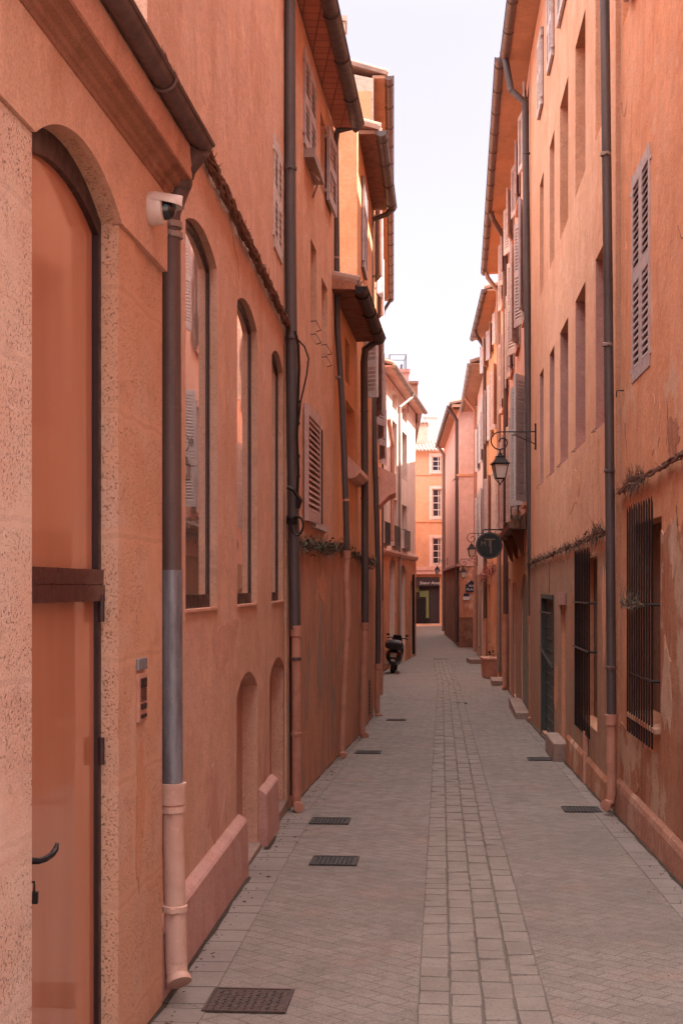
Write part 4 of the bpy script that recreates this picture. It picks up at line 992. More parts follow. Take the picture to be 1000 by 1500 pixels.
def build_L8():
    W = Wall((2.72, 53.12), (4.1, 93.4), 'L')  # out-of-view house added to cut open-sky light at the street end
    root = thing('house', 'unseen rose house added past the sunlit pink house to block sky light', 'building', W.P(70., 0, G(70.)))
    bays = [(56+i*4., 57+i*4.) for i in range(9)]
    wallbody(root, W, 53.12, 93.4, 6.9, M['pink'], [rect(p, q, z0, z1) for p, q in bays for z0, z1 in ((1.4, 3.1), (4.2, 5.8))])
    for p, q in bays:
        for z0, z1 in ((1.4, 3.1), (4.2, 5.8)): window(root, W, p, q, z0, z1, rec=.16, fmat='framew', cross=False)
    eave(root, W, 53.2, 93.3, 6.95, .3, sof='pink', gm='zinc_lt')
build_L8()
def build_shop():
    y = 94.
    X = lambda px: (px-500)/F*y
    Z = lambda py: (HZ-py)/F*y
    root = thing('house', 'peach house closing the end of the street, with white sash windows and dark shop front', 'building', (6, y, G(y)))
    W = Wall((4.2, y), (4.2, y), 'R') if False else None
    b = MB()
    loops = [[(3.0, -2.9), (11, -2.9), (11, Z(661)), (3.0, Z(661))]]
    wins = [(632.5, 645.5, 668, 690), (633, 646, 716, 757), (633, 646, 788, 826)]
    holes = [[(X(a), Z(d)), (X(c), Z(d)), (X(c), Z(bb)), (X(a), Z(bb))] for a, c, bb, d in wins]
    shop = [(X(609), -2.7), (X(643.5), -2.7), (X(643.5), Z(846)), (X(609), Z(846))]
    holes.append(shop)
    allp = loops+holes; flat = [q for lp in allp for q in lp]
    tri = tessellate_polygon([[Vector((a, c, 0)) for a, c in lp] for lp in allp])
    b.add([(a, y, c) for a, c in flat], [tuple(t) for t in tri])
    for lp in allp:
        k = len(lp); b.add([(a, y, c) for a, c in lp]+[(a, y+.35, c) for a, c in lp], [(i, (i+1) % k, k+(i+1) % k, k+i) for i in range(k)])
    b.box((7, y+3.2, (Z(661)-2.9)/2), (8, 5.7, Z(661)+2.9))
    obj('wall', b, M['peach'], root)
    for a, c, t, d in wins:
        x0, x1, z0, z1 = X(a), X(c), Z(d), Z(t)
        f = MB(); w = .07
        for cx, cz, sx, sz in (((x0+w/2), (z0+z1)/2, w, z1-z0), ((x1-w/2), (z0+z1)/2, w, z1-z0), ((x0+x1)/2, z0+w/2, x1-x0-2*w, w), ((x0+x1)/2, z1-w/2, x1-x0-2*w, w), ((x0+x1)/2+.12, (z0+z1)/2, .05, z1-z0-2*w)):
            f.box((cx, y+.12, cz), (sx, .06, sz))
        nn = 4 if (d-t) > 35 else 3
        for i in range(1, nn): f.box(((x0+x1)/2, y+.12, z0+(z1-z0)*i/nn), (x1-x0-2*w, .05, .05))
        # painted surround
        wo = obj('window', f, M['framew'], root)
        p = MB(); p.box(((x0+x1)/2, y+.2, (z0+z1)/2), (x1-x0, .04, z1-z0)); obj('pane', p, M['pane2'], wo)
        p = MB()
        p.box((x0-.12, y-.02, (z0+z1)/2), (.2, .06, z1-z0+.4)); p.box(((x0+x1)/2, y-.02, z1+.1), (x1-x0+.06, .06, .2)); p.box(((x0+x1)/2, y-.04, z0-.1), (x1-x0+.1, .12, .16)); obj('surround', p, M['pinkw'], wo)
    for py, h, d in ((695, .1, .05), (763, .16, .08), (833, .25, .14), (839, .2, .25)):
        p = MB(); p.box((7, y-d/2, Z(py)), (8, d, h)); obj('string_course', p, M['pink'] if py > 800 else M['peach'], root)
    # shop front
    s0 = MB(); s0.box(((X(609)+X(643.5))/2, y+.32, -.9), (X(643.5)-X(609), .04, 4.0)); sf = obj('shop_front', s0, M['shopdk'], root)
    p = MB(); p.box(((X(609)+X(643.5))/2, y-.02, Z(852)), (X(643.5)-X(609), .12, .62)); obj('sign_board', p, M['shopdk'], sf)
    p = MB(); put_text(p, 'Soeur Anne', .30, (X(629.5), y-.10, Z(854)), Vector((1, 0, 0)), Vector((0, 0, 1)), Vector((0, -1, 0)), shear=.35); obj('lettering', p, M['enamel_w'], sf)
    p = MB(); p.box(((X(617)+X(624))/2, y+.22, Z(870)), (X(623)-X(611), .06, .42)); p.box((X(626), y+.2, Z(885)), (.19, .08, 1.9)); p.box((X(610.5), y+.2, Z(861)), (.3, .08, .6)); obj('green_frame', p, M['lime'], sf)
    p = MB(); p.box((X(617), y+.2, Z(896)), (.62, .06, 1.75)); obj('door', p, M['black'], sf)
    p = MB(); p.box((X(636), y+.2, Z(887)), (.60, .06, 2.6)); obj('shutter', p, M['shopdk'], sf)
    p = MB(); p.box((X(645.5), y-.05, Z(883)), (.20, .12, 3.2)); obj('pale_pilaster', p, M['peach'], root)
    p = MB(); p.box((X(626), y-.35, G(y)+.07), (2.6, .7, .16)); obj('doorstep', p, M['fascia'], root)
    # tiled roof sloping to the street
    r = MB(); z0 = Z(661); z1 = Z(645)+.25; dep = 3.0
    r.hexa([Vector(q) for q in ((3, y-.35, z0-.05), (11, y-.35, z0-.05), (11, y+dep, z1-.05), (3, y+dep, z1-.05), (3, y-.35, z0+.03), (11, y-.35, z0+.03), (11, y+dep, z1+.03), (3, y+dep, z1+.03))])
    k = 0; x = 3.05
    while x < 11:
        r.tube([(x, y-.38, z0+.04), (x, y+dep, z1+.04)], .085, 8); x += .24
    obj('roof', r, M['tile'], root)
    c = MB(); c.box((X(613.5)+.15, y+1.9, Z(634)), (.95, 1.0, 1.6)); obj('chimney', c, M['gable'], root)
    c2 = MB(); c2.box((X(613.5)+.15, y+1.9, Z(618)), (1.2, 1.2, .12))
    for i in range(5): c2.tube([(X(613.5)-.3+i*.22, y+1.3, Z(616)), (X(613.5)-.3+i*.22, y+2.5, Z(616))], .1, 6)
    obj('chimney_cap', c2, M['tile'], root)
    c = MB(); c.box((X(637), y+5., Z(622)), (.9, .9, 3.0)); c.box((X(637), y+5., Z(598)), (1.05, 1.05, .14)); obj('chimney', c, M['lilacst'], root)
    c = MB(); c.box((X(623), y+2.6, Z(633)), (.35, .5, 1.5)); obj('chimney', c, M['mauve'], root)
build_shop()

# ================================================================== THINGS ON THE WALLS AND THE STREET
Z3 = Vector((0, 0, 1))
def build_lamp(loc, d_arm, label, L=.68, group='wall lanterns on scrolled iron arms'):
    """loc = wall point of the arm; d_arm = unit vector from wall into the street"""
    root = thing('street_lamp', label, 'street lamp', loc, group)
    p = Vector(loc); a = Vector(d_arm)
    b = MB(); r = .011
    b.tube([p+a*.012+Z3*-.20, p+a*.012+Z3*.17], .014, 6); b.box(p+a*.012+Z3*.17, (.03, .03, .03)); b.box(p+a*.012-Z3*.2, (.03, .03, .03))
    b.tube([p+a*.02-Z3*.13, p+a*(L*.50)+Z3*.0+Z3*.02], .008, 6)                # brace
    # main arm rolling over into a spiral
    pts = [p+a*.02+Z3*.06]
    c = p+a*(L-.13)+Z3*(-.075)
    pts.append(p+a*(L-.14)+Z3*.06)
    for i in range(1, 34):
        t = i/33; ang = math.pi/2+t*math.pi*2.35; rr = .135*(1-t)**.9+.035
        rr = .135-(.135-.045)*max(0, (t-.42)/.58)
        cc = c+a*(.06*max(0, (t-.42)/.58))+Z3*(-.035*max(0, (t-.42)/.58))
        pts.append(cc+a*(-math.cos(ang)*-1*rr)*1.0*(-1)*-1+Z3*math.sin(ang)*rr if False else cc-a*math.cos(ang)*rr*-1+Z3*math.sin(ang)*rr)
    pts2 = [pts[0], pts[1]]+[c+a*(-math.cos(math.pi/2+t*math.pi*2.3))*(1)*(.135-.09*max(0, t-.42)/.58)+Z3*math.sin(math.pi/2+t*math.pi*2.3)*(.135-.09*max(0, t-.42)/.58)+a*(-.02*max(0, t-.42)/.58)-Z3*.045*max(0, t-.42)/.58 for t in [i/30 for i in range(1, 31)]]
    b.tube(pts2, r, 6)
    # small curl under the arm
    c2 = p+a*(L*.52)+Z3*.02
    b.tube([c2+a*math.cos(t)*(.05-.006*t)+Z3*math.sin(t)*(.05-.006*t) for t in [math.pi*.5+i*.35 for i in range(14)]][:14], .006, 5)
    obj('arm', b, M['iron'], root)
    lx = p+a*(L-.13)-Z3*.235
    b = MB(); b.tube([lx+Z3*.035, lx-Z3*.03], .012, 6); b.lathe(lx-Z3*.06, [(.035, 0), (.03, .02), (.012, .05)], n=8)
    obj('hanger', b, M['iron'], root)
    R3 = Matrix.Rotation(math.atan2(a.y, a.x)+R(8), 3, 'Z')
    def ring(z, h): return [lx+Z3*z+R3@Vector((sx*h, sy*h, 0)) for sx, sy in ((-1, -1), (1, -1), (1, 1), (-1, 1))]
    b = MB()
    b.hexa(ring(-.20, .128)+ring(-.185, .135))
    b.hexa(ring(-.185, .118)+ring(-.09, .055)); b.hexa(ring(-.09, .065)+ring(-.078, .065)); b.hexa(ring(-.078, .05)+ring(-.055, .03))
    obj('hood', b, M['iron'], root)
    b = MB(); T, Bm = ring(-.20, .108), ring(-.415, .068)
    for i in range(4):
        b.tube([T[i], Bm[i]], .008, 5); b.tube([Bm[i], Bm[(i+1) % 4]], .008, 5); b.tube([T[i], T[(i+1) % 4]], .006, 5)
        b.tube([Bm[i], Bm[i]*.45+(lx-Z3*.44)*.55-Z3*.04, lx-Z3*.50], .006, 5)
    b.ell(lx-Z3*.505, (.014, .014, .018)); obj('cage', b, M['iron'], root)
    b = MB(); b.hexa([q*.97+(lx-Z3*.31)*.03 for q in Bm]+[q*.97+(lx-Z3*.2)*.03 for q in T]); obj('glass', b, M['lglass'], root)
    return root
# lantern beside the grey shutter
lampA = build_lamp(R1.P(20.85, 0, (HZ-638)/F*20.85), R1.n, 'nearest black lantern on a scrolled arm in front of the tall grey shutter')
def lamp_copy(W, y, z, label):
    l = copy_thing(lampA, W.P(y, 0.02, z), 0, label)
    a0 = math.atan2(R1.n.y, R1.n.x); a1 = math.atan2(W.n.y, W.n.x); l.rotation_euler = (0, 0, a1-a0); return l
lamp_copy(R3, 43.2, 1.66, 'black lantern hanging just left of and behind the round dark sign')
lamp_copy(R4, 52.6, 1.05, 'smaller far lantern with pale glass above the blue street plaque')
lamp_copy(RF, 72., 1.40, 'farthest lantern, on the corner house in front of the peach house')

# round hanging sign
def sign():
    y = 25.9; c = pt(716, 799, y); W = R2
    root = thing('hanging_sign', 'round dark sign with bronze letters MT hanging from an iron bracket over the street', 'sign', R2.P(25.9, .02, c.z+.2))
    w = R2.P(y, 0, 0)
    r = .25; nr = Vector((0, -1, 0))
    nr = (Vector((-.10, -1, 0))).normalized(); rt = Vector((-nr.y, nr.x, 0))
    b = MB(); b.lathe(c-nr*.03, [(r, 0), (r+.004, .01), (r+.004, .05), (r, .06)], axis=nr, n=40); dsk = obj('disc', b, M['signblk'], root, smooth=True)
    b = MB()
    for k in (-1, 1):
        cc = c+nr*.034*k; ring = [cc+rt*math.cos(t)*(r-.018)+Z3*math.sin(t)*(r-.018) for t in [2*math.pi*i/48 for i in range(49)]]
        b.tube(ring, .0045, 5, cap=False)
    obj('rim', b, M['zinc_bl'], dsk)
    b = MB(); put_text(b, 'M', .14, c+nr*.032-rt*.11+Z3*.03, rt, Z3, nr, .003)
    b.box(c+nr*.034+rt*.04+Z3*.115, (.26, .006, .022)); b.box(c+nr*.034+rt*.03-Z3*.02, (.022, .006, .26)); b.box(c+nr*.034+rt*.005+Z3*.04, (.016, .006, .13))
    obj('lettering', b, M['signlet'], dsk)
    b = MB(); wp = Vector((w.x, y, c.z+.30)); tp = c+Z3*.30
    b.tube([wp, Vector((c.x-.1, c.y, wp.z))], .014, 6); b.tube([wp-Z3*.25, wp+Z3*.08], .014, 6); b.tube([wp-Z3*.2, wp-Vector((.22, 0, 0))], .009, 6)
    for q in (-.12, .12): b.tube([Vector((c.x+q, c.y, wp.z)), c+Vector((q, 0, .22))], .006, 5)
    obj('bracket', b, M['iron'], root)
sign()

# street plaques on the corner house
def plaque():
    y = 59.93; c = Vector((pt(690, 0, y).x, y-.03, (HZ-861)/F*y+.0)); c.z = (HZ-861.5)/F*y
    b = MB(); b.box(c, (.50, .03, .34)); b.tube([c+Vector((-.13, 0, .17)), c+Vector((0, 0, .30)), c+Vector((.13, 0, .17))], .06, 6)
    root = thing('street_sign', 'dark blue enamel street plaque with pale lettering on the corner house', 'street sign', c)
    obj('plate', b, M['blue'], root, bevel=.006)
    b = MB()
    put_text(b, 'RUE', .14, c+Vector((0, -.022, .10)), Vector((1, 0, 0)), Z3, Vector((0, -1, 0)), .003)
    put_text(b, 'PAPASSAUDI' if False else 'PLACE', .15, c+Vector((0, -.022, -.06)), Vector((1, 0, 0)), Z3, Vector((0, -1, 0)), .003)
    obj('lettering', b, M['enamel_w'], root)
    c2 = Vector((pt(682.5, 0, y).x, y-.03, (HZ-874)/F*y))
    root = thing('street_sign', 'small plaque, blue above white, low on the corner house', 'street sign', c2)
    b = MB(); b.box(c2-Z3*.07, (.26, .03, .14)); obj('plate', b, M['enamel_w'], root)
    b = MB(); b.box(c2+Z3*.07, (.24, .034, .14)); obj('header', b, M['blue'], root)
    b = MB(); put_text(b, 'R C', .09, c2+Vector((0, -.02, -.07)), Vector((1, 0, 0)), Z3, Vector((0, -1, 0)), .002); obj('lettering', b, M['blue'], root)
plaque()

# security camera
def camera_dome():
    W = L1; y = W.Y(211); z = (HZ-306)/F*y
    c = W.P(y, .024, z); n = W.n
    root = thing('security_camera', 'cream dome security camera under a curved hood beside the zinc downspout', 'camera', c)
    b = MB(); b.lathe(c, [(.066, 0), (.068, .006), (.064, .05), (.060, .056), (.045, .060)], axis=n, n=28); obj('housing', b, M['white'], root, smooth=True)
    b = MB(); b.lathe(c+n*.055, [(.046, 0), (.045, .02), (.038, .036), (.022, .048), (.001, .053)], axis=n, n=24); obj('dome', b, M['lens'], root, smooth=True)
    b = MB(); k = 14; ro = []; d = W.d
    for o, rr in ((.02, .070), (.07, .068), (.10, .060), (.125, .045), (.135, .02)):
        ro.append([c+n*o+d*math.sin(t)*rr+Z3*(math.cos(t)*.072-.006-(o-.02)*.18) for t in [R(-68)+R(136)*i/k for i in range(k+1)]])
    vs = [q for g in ro for q in g]; m = k+1
    b.add(vs, [(i*m+j, i*m+j+1, (i+1)*m+j+1, (i+1)*m+j) for i in range(4) for j in range(k)])
    b.add([q+Z3*.003 for q in vs], [(i*m+j, i*m+j+1, (i+1)*m+j+1, (i+1)*m+j) for i in range(4) for j in range(k)])
    obj('hood', b, M['white'], root, smooth=True)
camera_dome()

# intercom and plate beside the door
def intercom():
    W = L1; ya, yb = W.Y(199.5), W.Y(212); z = lambda py: (HZ-py)/F*(ya+yb)/2
    c = W.P((ya+yb)/2, 0, z(1020))
    root = thing('intercom', 'narrow metal intercom panel with slotted speaker and dark buttons on the stone jamb', 'intercom', c)
    b = MB(); W.box(b, ya, yb-.01, .0, .014, z(1056), z(986)); obj('panel', b, M['sleeve2'], root, bevel=.002)
    b = MB()
    for i in range(9): W.box(b, ya+.02, yb-.03, .0142, .017, z(1026)+i*.0085, z(1026)+i*.0085+.004)
    obj('speaker_slots', b, M['black'], root)
    for py, h in ((996, 6), (1004, 5), (1034, 8), (1048, 5)):
        b = MB(); W.box(b, ya+.02, yb-.035, .0142, .019, z(py+h/2), z(py-h/2)); obj('button', b, M['dark'], root)
    c = W.P((ya+yb)/2, 0, z(972))
    b = MB(); W.box(b, ya+.0, yb+.0, .0, .012, z(981), z(964))
    t = top('access_plate', b, M['zinc_bl'], 'small square dark keypad plate just above the intercom panel', 'plate', c, bevel=.003)
intercom()

# ---- bundles of cable and dry creeper
def bundle(name, label, cat, W, y0, y1, z0, z1, mat='cable', strands=5, amp=.03, twigs=60, tl=.10, o=.035, seed=1, sag=0., leaves=0, leafmat='leaf', tufts=(), ties=0, extra=None, r=.008):
    rnd = random.Random(seed); root = thing(name, label, cat, W.P((y0+y1)/2, o, (z0+z1)/2))
    b = MB(); k = max(10, int((y1-y0)/.12))
    for s_ in range(strands):
        ph = rnd.random()*6; f1 = rnd.uniform(1, 3); rr = r*rnd.uniform(.6, 1.3)
        pts = []
        for i in range(k+1):
            t = i/k; y = y0+(y1-y0)*t
            z = z0+(z1-z0)*t-sag*4*t*(1-t)+amp*math.sin(f1*y*3+ph)*.6+rnd.uniform(-.3, .3)*amp
            pts.append(W.P(y, o+amp*.5*math.cos(f1*y*2.3+ph), z))
        b.tube(pts, rr, 5)
    for tie in range(ties):
        t = (tie+.5)/ties; y = y0+(y1-y0)*t; z = z0+(z1-z0)*t-sag*4*t*(1-t)
        for q in range(3):
            b.tube([W.P(y+q*.02, o+(amp*.75+.004)*math.cos(a), z+(amp*.8+.004)*math.sin(a)) for a in [2*math.pi*i/8 for i in range(9)]], .0035, 4, cap=False)
    obj('strands', b, M[mat], root)
    b = MB()
    def twig(y, z, l, spread=1.):
        d = Vector((0, 0, 0)); a = rnd.uniform(0, 6.28)
        dirv = (W.d*math.cos(a)*.9+Z3*math.sin(a)*spread+W.n*rnd.uniform(-.1, .5)).normalized()
        p = W.P(y, o, z); m = p+dirv*l*.5+Vector((rnd.uniform(-1, 1), rnd.uniform(-1, 1), rnd.uniform(-1, 1)))*l*.12
        b.tube([p, m, p+dirv*l+Z3*rnd.uniform(-.3, .1)*l], .003, 3, rs=[.0035, .0028, .001])
    for i in range(twigs):
        t = rnd.random(); twig(y0+(y1-y0)*t, z0+(z1-z0)*t-sag*4*t*(1-t)+rnd.uniform(-amp, amp), tl*rnd.uniform(.4, 1.2))
    for ty, n_, l_ in tufts:
        t = (ty-y0)/(y1-y0)
        for i in range(n_): twig(ty+rnd.gauss(0, .12), z0+(z1-z0)*t+rnd.uniform(0, amp), l_*rnd.uniform(.4, 1.2), 1.2)
    if b.v: obj('twigs', b, M[mat if mat != 'cable' else 'twig'], root)
    if leaves:
        b = MB()
        for i in range(leaves):
            t = rnd.random(); t = max(0, min(1, t+.04*math.sin(t*40)))
            cl = .6+.8*abs(math.sin(t*17+seed))
            p = W.P(y0+(y1-y0)*t, o+rnd.uniform(-.5, 1)*amp*cl, z0+(z1-z0)*t-sag*4*t*(1-t)+rnd.gauss(0, amp*.8)*cl); l = rnd.uniform(.018, .04)
            m = Matrix.Rotation(rnd.uniform(0, 6), 3, 'Z')@Matrix.Rotation(rnd.uniform(-1.2, 1.2), 3, 'X')
            b.add([p+m@Vector(q) for q in ((0, 0, 0), (l*.5, l*.5, l*.1), (0, l*1.2, 0), (-l*.5, l*.5, l*.1))], [(0, 1, 2, 3)])
        obj('leaves', b, M[leafmat], root)
    if extra: extra(root)
    return root
def ext_L2(root):
    b = MB(); t = lambda px, py, y=11.6: pt(px, py, y)
    b.tube([t(432, 485), t(437, 505), t(438, 540), t(436, 600), t(435, 640), t(437, 690), t(435, 740)], .012, 5)
    b.tube([t(434, 495), t(446, 508), t(452, 525), t(449, 550), t(440, 590), t(435, 640)], .007, 5)
    for py in (588, 620, 668, 697): b.ell(t(437, py), (.015, .015, .02))
    obj('hanging_cable', b, M['iron'], root)
bundle('creeper', 'thick rusty bundle of tied cables and dry creeper sloping across the arched-window house', 'creeper', L2, 5.95, 11.72, 2.315, 2.25, 'cable', 10, .038, 420, .065, seed=4, ties=13, extra=ext_L2, r=.0085)
bundle('creeper', 'grey-green leafy creeper running level between the left downspouts', 'creeper', L3, 11.85, 16.0, .405, .47, 'twig_g', 5, .035, 260, .12, seed=8, leaves=550, sag=.02)
bundle('creeper', 'thin dark creeper crossing the low orange house between two drainpipes', 'creeper', L4, 16.15, 22.6, .49, .40, 'twig', 5, .04, 160, .14, seed=9, leaves=500, sag=.02)
bundle('creeper', 'rope-like dry creeper with a spiky tuft above the near right barred window', 'creeper', R0, 5.0, 11.5, .87, .80, 'cable', 6, .028, 90, .07, seed=11, tufts=((10.6, 90, .13), (10.2, 60, .12), (10.9, 40, .09)), r=.008)
bundle('creeper', 'bristly dry creeper climbing toward the drainpipe above the ground floor doors on the right', 'creeper', R1, 11.9, 22.1, .50, .385, 'cable', 5, .032, 480, .085, seed=12, leaves=160, leafmat='leaf', tufts=((12.8, 60, .14), (12.4, 40, .12)))
bundle('creeper', 'tangle of twigs on the ledge below the tall grey shutter', 'creeper', R2, 22.6, 27.5, 1.18, 1.12, 'twig', 5, .08, 260, .24, seed=13, leaves=120, o=.15)
bundle('creeper', 'pink-flowered creeper on the far right wall behind the round sign', 'creeper', R3, 37.8, 45.5, .55, .35, 'twig', 4, .12, 200, .3, seed=14, leaves=900, leafmat='leaf_p', o=.15)
# dead creeper hanging on the near barred window
b = MB(); rnd = random.Random(5)
for i in range(60):
    y = rnd.uniform(9.85, 10.8); p = R0.P(y, .09, -.13); a = rnd.uniform(.2, 2.9)
    d = R0.d*math.cos(a)+Z3*math.sin(a)*rnd.choice((1, 1, -.3))
    l = rnd.uniform(.05, .2); b.tube([p, p+d*l*.5+R0.n*.02, p+d*l], .003, 3, rs=[.004, .003, .001])
for k in range(4): b.tube([R0.P(9.75+i*.12, .085+.01*math.sin(i+k), -.13+.015*math.sin(i*1.7+k)) for i in range(10)], .006, 5)
top('creeper', b, M['twig_g'], 'grey dead twigs wound along the cross bar of the near right barred window', 'creeper', R0.P(10.3, .09, -.13))
# cable loops on the left downspout
b = MB(); t = lambda px, py, y=11.6: pt(px, py, y)
b.tube([t(427+10*math.cos(a)*.9+8, 770+14*math.sin(a)) for a in [2*math.pi*i/14 for i in range(15)]], .010, 6)
for k in range(4): b.tube([t(428+8*math.cos(a), 757+k*3+2*math.sin(a), 11.72-.08*math.sin(a)) for a in [2*math.pi*i/10 for i in range(11)]], .007, 5)
b.tube([t(421, 713), t(430, 718), t(440, 733), t(436, 745)], .02, 6)
top('cable_loop', b, M['iron'], 'coil of black cable strapped around the dark left drainpipe', 'cable', t(430, 760))

def service_cable(W, pts, label, r=.008):
    b = MB(); q = [W.P(W.Y(px), .012, (HZ-py)/F*W.Y(px)) for px, py in pts]; b.tube(q, r, 5)
    for p in q[1:-1]: b.box(p, (.02, .03, .02))
    return top('service_cable', b, M['cable'], label, 'cable', q[0])
service_cable(R1, ((853, 820), (853, 860), (852.5, 905), (852, 948)), 'thin dark cable dropping from the creeper between the slate green door and the barred window', .007) if False else None
service_cable(R1, ((806, 822), (806, 850), (805.5, 868)), 'short thin cable hanging from the creeper above the slate green door')
service_cable(R0, ((903, 722), (903.5, 760), (901, 790), (898, 800)), 'loose cable looping down beside the near right drainpipe below the rope-like creeper')
# ---- drain covers
def cover(px, py, w, l, mat, label, proto=None):
    c = gpt(px, py); z = G(c.y)
    z += .003; root = thing('drain_cover', label, 'drain cover', (c.x, c.y, z), 'drain covers set in the paving')
    ang = -.073; sl = math.atan(.023)
    m = Matrix.Rotation(ang, 3, 'Z')@Matrix.Rotation(-sl, 3, 'X'); c = Vector((c.x, c.y, z))
    def bx(mb, x0, x1, y0, y1, z0, z1): mb.hexa([c+m@Vector(q) for q in ((x0, y0, z0), (x1, y0, z0), (x1, y1, z0), (x0, y1, z0), (x0, y0, z1), (x1, y0, z1), (x1, y1, z1), (x0, y1, z1))])
    b = MB(); f = .014
    bx(b, -w/2, w/2, -l/2, -l/2+f, .001, .008); bx(b, -w/2, w/2, l/2-f, l/2, .001, .008); bx(b, -w/2, -w/2+f, -l/2+f, l/2-f, .001, .0082); bx(b, w/2-f, w/2, -l/2+f, l/2-f, .001, .0082)
    obj('rim', b, M[mat], root)
    b = MB(); bx(b, -w/2+f, w/2-f, -l/2+f, l/2-f, .001, .004)
    nx = 9
    for i in range(nx):
        for j in range(nx):
            x = -w/2+.03+(w-.06)*(i+.5)/nx; y = -l/2+.03+(l-.06)*(j+.5)/nx; s_ = .010
            bx(b, x-s_, x+s_*.3, y-s_*.4, y+s_*.4, .004, .0075) if (i+j) % 2 else bx(b, x-s_*.4, x+s_*.4, y-s_, y+s_, .004, .0075)
    obj('plate', b, M[mat], root)
    return root
cover(365, 1467, .355, .36, 'rustcover', 'large rusty square drain cover nearest the camera')
cB = cover(490, 1262, .32, .34, 'greycover', 'dark grey drain cover, second up the left half of the paving')
for px, py, lab in ((483.5, 1203.5, 'dark grey drain cover just beyond the second one, near the blind niches'), (851, 1186.5, 'drain cover in front of the near right drainpipe foot'),
                    (792, 1112.5, 'drain cover beside the square stone block on the right'), (539, 1102.5, 'drain cover beside the slanting pink drainpipe'),
                    (580, 1055, 'drain cover short of the scooter on the left'), (672, 1030.5, 'drain cover lying across the central sett channel')):
    c = gpt(px, py); c.z = G(c.y)+.003; copy_thing(cB, c, None, lab)

# guard stone and planter
b = MB(); W = R1; W.box(b, 15.75, 17.0, .0, .17, -2.4, -1.80)
top('stone_block', b, M['blockst'], 'squared stone block standing at the wall beside the slate green door', 'stone block', W.P(16.4, .1, G(16.4)), bevel=.02)
b = MB(); c = R4.P(47.6, .25, G(47.6)); b.box(c+Z3*.08, (.55, 1.3, .16)); top('stone_step', b, M['blockst'], 'low stone step at the foot of the far right wall', 'step', c, bevel=.02)
def planter():
    c = R3.P(38.3, .28, G(38.3)); root = thing('planter', 'terracotta box planter against the far right wall', 'planter', c)
    b = MB(); b.box(c+Z3*.28, (.35, .95, .52), taper=1.12); b.box(c+Z3*.55, (.46, 1.12, .06)); obj('box', b, M['sleeve2'], root, bevel=.01)
    b = MB(); rnd = random.Random(2)
    for i in range(30):
        p = c+Vector((rnd.gauss(0, .12), rnd.gauss(0, .3), .6+abs(rnd.gauss(0, .12)))); l = .07; m = Matrix.Rotation(rnd.uniform(0, 6), 3, 'Z')@Matrix.Rotation(rnd.uniform(-1, 1), 3, 'X')
        b.add([p+m@Vector(q) for q in ((0, 0, 0), (l*.5, l*.5, l*.1), (0, l*1.2, 0), (-l*.5, l*.5, l*.1))], [(0, 1, 2, 3)])
    obj('foliage', b, M['leaf'], root)
planter()
def arrangement():
    # white lit globe lantern bracket object near the far lantern: pale flower box
    c = pt(637, 822, 80.); 
